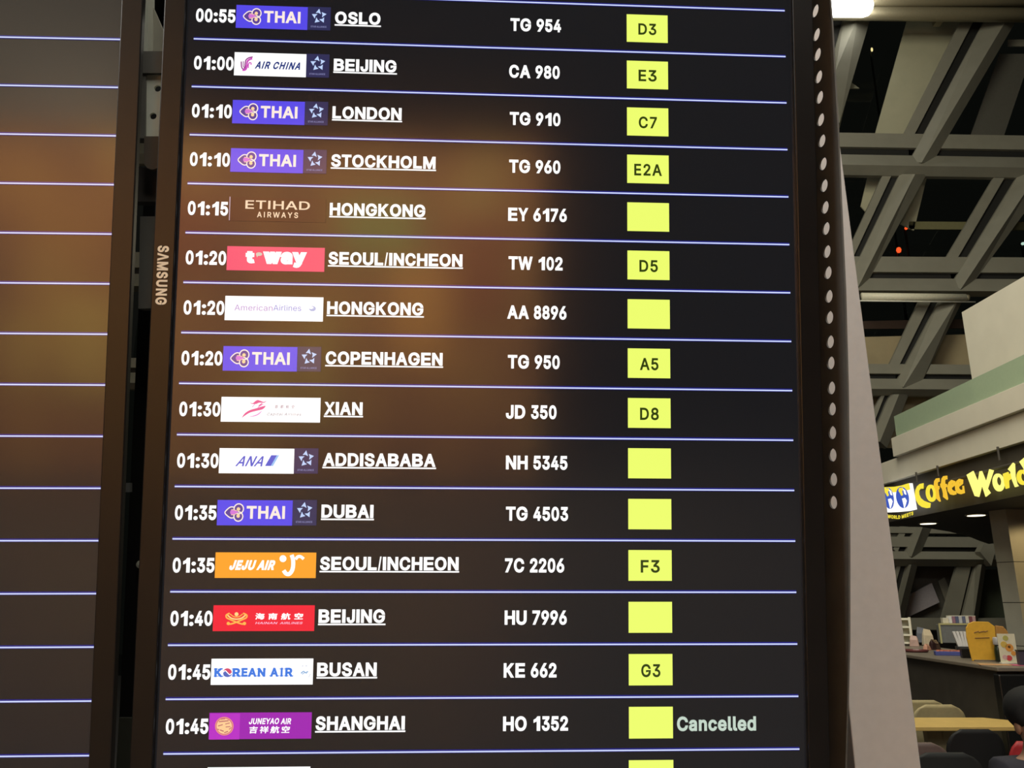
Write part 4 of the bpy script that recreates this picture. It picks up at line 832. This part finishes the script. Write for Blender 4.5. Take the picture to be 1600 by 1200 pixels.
# napkins in a holder
t, s = thing_at('napkin_holder', 'dark napkin holder stuffed with upright white napkins', 'napkin holder', 1511, 1016, R(-20))
mb = MB(); mb.box((0, 0, 2.5 * s), (26 * s, 13 * s, 5 * s), m_blk); mb.build('base', t, bevel=.004)
mb = MB()
for i in range(7): mb.box(((-11 + 3.6 * i) * s, (i % 2) * s, 14 * s), (3.2 * s, 9 * s, 20 * s), mat('napkin', (.62, .60, .58), .8), Matrix.Rotation(R(-14 + 4.5 * i), 3, 'Y'))
mb.build('napkins', t)
# trays
t, s = thing_at('shallow_box', 'blue shallow box of red sachets at the counter edge', 'box', 1485, 1024, R(-16))
mb = MB(); mb.box((0, 0, 2.6 * s), (38 * s, 12 * s, 5.2 * s), mat('box_blue', (.055, .07, .26), .5)); mb.build('body', t, bevel=.003)
mb = MB()
for i in range(8): mb.box(((-15 + 4.2 * i) * s, (i % 3 - 1) * 2 * s, 6 * s), (4 * s, 7 * s, 1.8 * s), mat('sachet_red', (.50, .16, .10), .5), Matrix.Rotation(R(13 * (i % 3 - 1)), 3, 'Z'))
mb.build('sachets', t)
t, s = thing_at('shallow_box', 'black shallow box between the blue box and the yellow board', 'box', 1518, 1028, R(-16))
mb = MB(); mb.box((0, 0, 5.5 * s), (24 * s, 12 * s, 11 * s), m_blk); mb.build('body', t, bevel=.004)
mb = MB(); mb.box((0, 0, 11.6 * s), (25 * s, 13 * s, 1.4 * s), mat('lid_black', (.02, .02, .022), .4)); mb.build('lid', t)
# yellow board
t, s = thing_at('counter_sign', 'rounded yellow upright board with dark script on the counter', 'sign', 1541, 1033, R(-10))
pr = [(-17, 0), (14, 0), (16, 30), (17, 44), (10, 50), (-8, 50.5), (-15, 48), (-19, 42), (-20, 30)]
mb = MB(); mb.prism([(x * s, 0, z * s) for x, z in pr], (0, 2.5 * s, 0), mat('board_yellow', (.66, .37, .035), .45)); mb.build('board', t, bevel=.003)
mb = MB()
for a, b in (((-10, 36), (-4, 38)), ((-4, 36.5), (3, 38)), ((3, 37), (7, 38.5)), ((-10, 29), (8, 29.8))): mb.tube([(a[0] * s, -.4 * s, a[1] * s), (b[0] * s, -.4 * s, b[1] * s)], .5 * s, mat('script_brown', (.14, .06, .02), .5), 6)
mb.build('script', t); mb = MB(); mb.box((0, 1 * s, .8 * s), (30 * s, 9 * s, 1.6 * s), m_cnt_top); mb.build('foot', t)
t, s = thing_at('orange_pouch', 'orange pouch half hidden behind the yellow board', 'pouch', 1570, 1012, R(-10))
mb = MB(); mb.prism([(-9 * s, 0, 0), (8 * s, 0, 0), (7 * s, 0, 20 * s), (2 * s, 0, 27 * s), (-7 * s, 0, 28 * s)], (0, 5 * s, 0), mat('pouch_orange', (.40, .20, .05), .5)); mb.build('body', t, bevel=.008)
# bottle and card stand
t, s = thing_at('sauce_bottle', 'dark bottle with a grey cap beside the yellow board', 'bottle', 1562, 1034)
mb = MB(); mb.lathe([(4.6 * s, 0), (4.8 * s, 2 * s), (4.8 * s, 14 * s), (4 * s, 19 * s), (2.6 * s, 22 * s)], (0, 0, 0), mat('bottle_green', (.02, .028, .014), .25), 16); mb.build('body', t, smooth=True)
mb = MB(); mb.lathe([(4.5 * s, 21 * s), (4.8 * s, 22 * s), (4.5 * s, 30 * s), (3.5 * s, 31 * s)], (0, 0, 0), mat('cap_grey', (.30, .29, .29), .4), 16); mb.build('cap', t, smooth=True)
t, s = thing_at('card_stand', 'upright white card with orange and red food pictures on the counter', 'card', 1578, 1037, R(-12))
mb = MB(); mb.box((0, 0, 19 * s), (21 * s, 1.2 * s, 37 * s), mat('card_white', (.62, .59, .44), .5)); mb.build('card', t)
mb = MB()
for x, z, r, mt in ((2, 20, 5, mat('pic_orange', (.62, .27, .05), .5)), (-4, 24, 4, mat('pic_gold', (.58, .40, .08), .5)), (0, 7, 3.6, mat('pic_red', (.50, .05, .06), .5)), (6, 13, 3, mat('pic_orange', (.62, .27, .05), .5)), (-5, 8, 3, mat('pic_rose', (.55, .34, .34), .5)), (2, 21, 1.8, mat('pic_dark', (.10, .05, .02), .5)), (-1, 32, 3.4, mat('pic_olive', (.40, .38, .10), .5))):
    mb.prism([(a * s, -.9 * s, b * s) for a, b in disc(x, z, r, n=12)], (0, .3 * s, 0), mt)
mb.build('picture', t); mb = MB(); mb.box((0, 0, .8 * s), (22 * s, 8 * s, 1.6 * s), m_wh); mb.build('foot', t)
t, s = thing_at('leaflet', 'pink and orange leaflet lying flat at the near end of the counter', 'leaflet', 1565, 1039, R(-18))
mb = MB(); mb.box((-8 * s, 0, .4 * s), (38 * s, 16 * s, .8 * s), mat('leaf_orange', (.60, .34, .16), .5)); mb.box((18 * s, 0, .4 * s), (16 * s, 16 * s, .8 * s), mat('leaf_pink', (.55, .10, .20), .5)); mb.build('sheet', t)
t, s = thing_at('small_box', 'small dark violet box at the right edge of the counter', 'box', 1602, 1040, R(-12))
mb = MB(); mb.box((0, 0, 9 * s), (15 * s, 10 * s, 18 * s), mat('box_violet', (.045, .035, .055), .5)); mb.build('body', t, bevel=.003)
mb = MB(); mb.box((0, 0, 18.5 * s), (15.6 * s, 10.6 * s, 1.6 * s), m_blk); mb.build('lid', t)

# ================================================================ cafe furniture
m_wood = mat('honey_wood', (.62, .43, .14), .4, var=.06, scale=12); m_leg = mat('olive_leg', (.30, .25, .14), .5)
tb = empty('cafe_table', 'honey coloured wooden table with clipped corners in front of the counter', 'table', (3.10, 6.19, 0))
tp = [(2.62, 5.97), (3.50, 5.98), (3.62, 6.10), (3.66, 6.26), (3.52, 6.42), (2.60, 6.42), (2.50, 6.30), (2.50, 6.08)]
mb = MB(); mb.prism([(x - 3.10, y - 6.19, .712) for x, y in tp], (0, 0, .028), m_wood); mb.build('tabletop', tb, bevel=.004)
for px, w in ((1457, .10), (1482, .12)):
    c = at(px, 1150, Y=6.2) - tb.location; mb = MB()
    mb.add([(c.x - w * .6, -.03, .712), (c.x + w * .6, -.03, .712), (c.x + w * .6, .03, .712), (c.x - w * .6, .03, .712), (c.x - w * .22, -.03, 0), (c.x + w * .22, -.03, 0), (c.x + w * .22, .03, 0), (c.x - w * .22, .03, 0)],
        [(0, 1, 2, 3), (7, 6, 5, 4), (0, 4, 5, 1), (1, 5, 6, 2), (2, 6, 7, 3), (3, 7, 4, 0)], m_leg); mb.build('leg', tb, bevel=.003)
def make_chair(label, cmat, lmat, x, y, rz, top=.80, w=.43, group=None):
    """shell chair: rounded curved backrest, seat, four splayed legs; its back towards -y"""
    t = empty('cafe_chair', label, 'chair', (x, y, 0), rz, group)
    n, m = 14, 14; V = []; Fc = []
    for j in range(m + 1):
        f = j / m; z = .43 + (top - .43) * f; half = w / 2 * (.93 + .10 * math.sin(math.pi * min(f * .9, 1)))
        if f > .66: half *= math.sqrt(max(.0, 1 - ((f - .66) / .34) ** 3 * .72))
        for i in range(n + 1):
            a = -1 + 2 * i / n; V.append((a * half, -.19 + .05 * a * a * (1 - f) - .04 * f, z))
    for j in range(m):
        for i in range(n): a = j * (n + 1) + i; Fc.append((a, a + 1, a + n + 2, a + n + 1))
    mb = MB(); mb.add(V, Fc, cmat); b = mb.build('backrest', t, smooth=True); s = b.modifiers.new('solid', 'SOLIDIFY'); s.thickness = .016; s.offset = 1
    pts = [(math.copysign(abs(math.cos(q)) ** .6, math.cos(q)) * w * .48, math.copysign(abs(math.sin(q)) ** .6, math.sin(q)) * .21) for q in [2 * math.pi * i / 28 for i in range(28)]]
    mb = MB(); mb.prism([(a, c + .0, .42) for a, c in pts], (0, 0, .045), cmat); mb.build('seat', t, bevel=.012)
    for a in (-1, 1):
        for c in (-1, 1): mb = MB(); mb.tube([(a * w * .36, c * .15, .425), (a * w * .46, c * .21, 0)], [.016, .011], lmat, 10); mb.build('leg', t, smooth=True)
    return t
m_sand = mat('sand_shell', (.38, .32, .17), .6); m_ink = mat('ink_shell', (.006, .006, .006), .65); m_char = mat('charcoal_shell', (.018, .019, .018), .7); m_choc = mat('mauve_brown_shell', (.16, .115, .10), .5); m_redc = mat('red_shell', (.42, .025, .03), .5)
c = at(1467, 1102, Y=6.63); make_chair('front one of the two sand coloured chairs behind the wooden table', m_sand, m_leg, c.x, 6.87, 0, c.z + .005, .40, 'sand coloured cafe chairs')
c = at(1440, 1096, Y=7.1); make_chair('rear sand coloured chair, partly hidden by the grey post', m_sand, m_leg, c.x, 7.34, 0, c.z + .01, .42, 'sand coloured cafe chairs')
c = at(1522, 1139, Y=5.35); make_chair('black chair with its rounded back against the wooden table edge', m_ink, m_ink, c.x, 5.58, 0, c.z, .345, 'dark cafe chairs')
c = at(1474, 1175, Y=4.75); make_chair('charcoal chair with a rounded back low beside the grey post', m_char, m_ink, c.x, 4.97, 0, c.z, .40, 'dark cafe chairs')
c = at(1440, 1164, Y=5.1); make_chair('mauve brown chair peeking out from behind the grey post', m_choc, m_ink, c.x, 5.42, 0, c.z, .40, 'dark cafe chairs')
c = at(1579, 1155, Y=4.6); make_chair('small red chair next to the seated person', m_redc, m_ink, c.x + .115, 4.83, R(-8), c.z - .01, .19, None)

# ================================================================ person at the right edge, seated
pc = at(1619, 1133, Y=3.42); hx, hy, hz = pc.x, pc.y, pc.z
person = empty('person', 'seated person in a dark navy top at the right edge', 'person', (hx, hy, 0))
def skin(name, parent, verts, edges, radii, mt, sub=2):
    me = bpy.data.meshes.new(name); me.from_pydata(verts, edges, []); me.materials.append(mt); me.update()
    ob = bpy.data.objects.new(name, me); COL.objects.link(ob); ob.parent = parent
    md = ob.modifiers.new('skin', 'SKIN'); md.use_smooth_shade = True
    if not me.skin_vertices: me.skin_vertices.new()
    for sv, r in zip(me.skin_vertices[0].data, radii): sv.radius = (r, r) if not isinstance(r, tuple) else r
    me.skin_vertices[0].data[0].use_root = True
    sb = ob.modifiers.new('sub', 'SUBSURF'); sb.levels = sub; sb.render_levels = sub
    return ob
m_skin = mat('skin', (.36, .20, .125), .5, var=.05, scale=20); m_hair = mat('hair_black', (.003, .003, .003), .8); m_shirt = mat('navy_cloth', (.022, .022, .034), .8, var=.1, scale=40, bump=.2); m_trs = mat('dark_cloth', (.015, .015, .018), .8)
N = hz - .12; S = hz - .172; H = .60
body = [(0, .02, H), (0, .01, H + .18), (0, 0, S - .05), (0, 0, S + .05), (0, -.005, N + .05), (0, -.01, hz), (0, -.005, hz + .06),
        (-.15, 0, S), (-.20, -.06, S - .22), (-.16, -.28, S - .30), (-.13, -.36, S - .28), (.15, 0, S), (.20, -.06, S - .22), (.16, -.28, S - .30), (.13, -.36, S - .28),
        (-.10, -.05, H), (-.12, -.42, H + .02), (-.12, -.44, .08), (-.12, -.52, .035), (.10, -.05, H), (.12, -.42, H + .02), (.12, -.44, .08), (.12, -.52, .035)]
edges = [(0, 1), (1, 2), (2, 3), (3, 4), (4, 5), (5, 6), (2, 7), (7, 8), (8, 9), (9, 10), (2, 11), (11, 12), (12, 13), (13, 14), (0, 15), (15, 16), (16, 17), (17, 18), (0, 19), (19, 20), (20, 21), (21, 22)]
rad = [.14, .13, .14, .075, .055, .075, .07, .055, .045, .036, .03, .055, .045, .036, .03, .09, .06, .042, .035, .09, .06, .042, .035]
skin('body', person, body, edges, rad, m_skin)
skin('shirt', person, [(0, .02, H + .02), (0, .01, H + .18), (0, 0, S - .05), (0, 0, S + .04), (-.15, 0, S), (-.205, -.06, S - .22), (-.17, -.22, S - .285), (.15, 0, S), (.205, -.06, S - .22), (.17, -.22, S - .285)],
     [(0, 1), (1, 2), (2, 3), (2, 4), (4, 5), (5, 6), (2, 7), (7, 8), (8, 9)], [.155, .15, .16, .075, .072, .06, .05, .072, .06, .05], m_shirt)
skin('trousers', person, [(0, .02, H), (-.10, -.05, H), (-.12, -.42, H + .02), (-.12, -.44, .10), (.10, -.05, H), (.12, -.42, H + .02), (.12, -.44, .10)], [(0, 1), (1, 2), (2, 3), (0, 4), (4, 5), (5, 6)], [.15, .10, .075, .06, .10, .075, .06], m_trs)
def ellipsoid(mb, c, r, mt, n=20, m=12, zmin=-1, cut=None):
    V = []; Fc = []
    for j in range(m + 1):
        ph = -math.pi / 2 + math.pi * j / m
        for i in range(n):
            th = 2 * math.pi * i / n; x, y, z = math.cos(ph) * math.cos(th), math.cos(ph) * math.sin(th), max(zmin, math.sin(ph))
            if cut and y < cut[0] and z < cut[1]: y = cut[0]
            V.append((c[0] + r[0] * x, c[1] + r[1] * y, c[2] + r[2] * z))
    for j in range(m):
        for i in range(n): Fc.append((j * n + i, j * n + (i + 1) % n, (j + 1) * n + (i + 1) % n, (j + 1) * n + i))
    mb.add(V, Fc, mt)
mb = MB(); ellipsoid(mb, (0, .012, hz + .055), (.100, .108, .092), m_hair, zmin=-.75, cut=(-.55, .35)); mb.build('hair', person, smooth=True)
mb = MB(); ellipsoid(mb, (0, -.02, hz - .012), (.070, .082, .098), m_skin); ellipsoid(mb, (0, -.105, hz - .005), (.012, .016, .02), m_skin, 10, 6)
for a in (-1, 1): ellipsoid(mb, (a * .073, .0, hz - .005), (.012, .02, .03), m_skin, 10, 6)
mb.build('face', person, smooth=True)
mb = MB()
for a in (-1, 1): ellipsoid(mb, (a * .03, -.088, hz + .015), (.012, .009, .007), mat('eye_dark', (.02, .015, .012), .2), 10, 6)
mb.build('eyes', person, smooth=True)
mb = MB(); ellipsoid(mb, (0, -.094, hz - .05), (.022, .008, .008), mat('lips', (.30, .11, .09), .5), 12, 6); mb.build('mouth', person, smooth=True)
for a in (-1, 1):
    wr = Vector((a * .13, -.36, S - .28)); mb = MB(); ellipsoid(mb, wr + Vector((0, -.05, -.005)), (.038, .05, .015), m_skin, 12, 8); h = mb.build('hand', person, smooth=True)
    for k in range(4):
        b0 = wr + Vector(((-.027 + .018 * k), -.09, 0)); L = (.066, .076, .072, .056)[k if a < 0 else 3 - k]
        mb = MB(); mb.tube([b0, b0 + Vector((0, -L * .5, -.008)), b0 + Vector((0, -L * .85, -.03)), b0 + Vector((0, -L * .9, -.045))], [.009, .0085, .008, .006], m_skin, 8); mb.build('finger', h, smooth=True)
    b0 = wr + Vector((-a * .033, -.04, -.002)); mb = MB(); mb.tube([b0, b0 + Vector((-a * .022, -.025, -.008)), b0 + Vector((-a * .028, -.052, -.016))], [.011, .010, .007], m_skin, 8); mb.build('thumb', h, smooth=True)
make_chair('black chair under the seated person at the right edge', m_ink, m_ink, hx, hy + .06, R(180), .72, .42, 'dark cafe chairs')
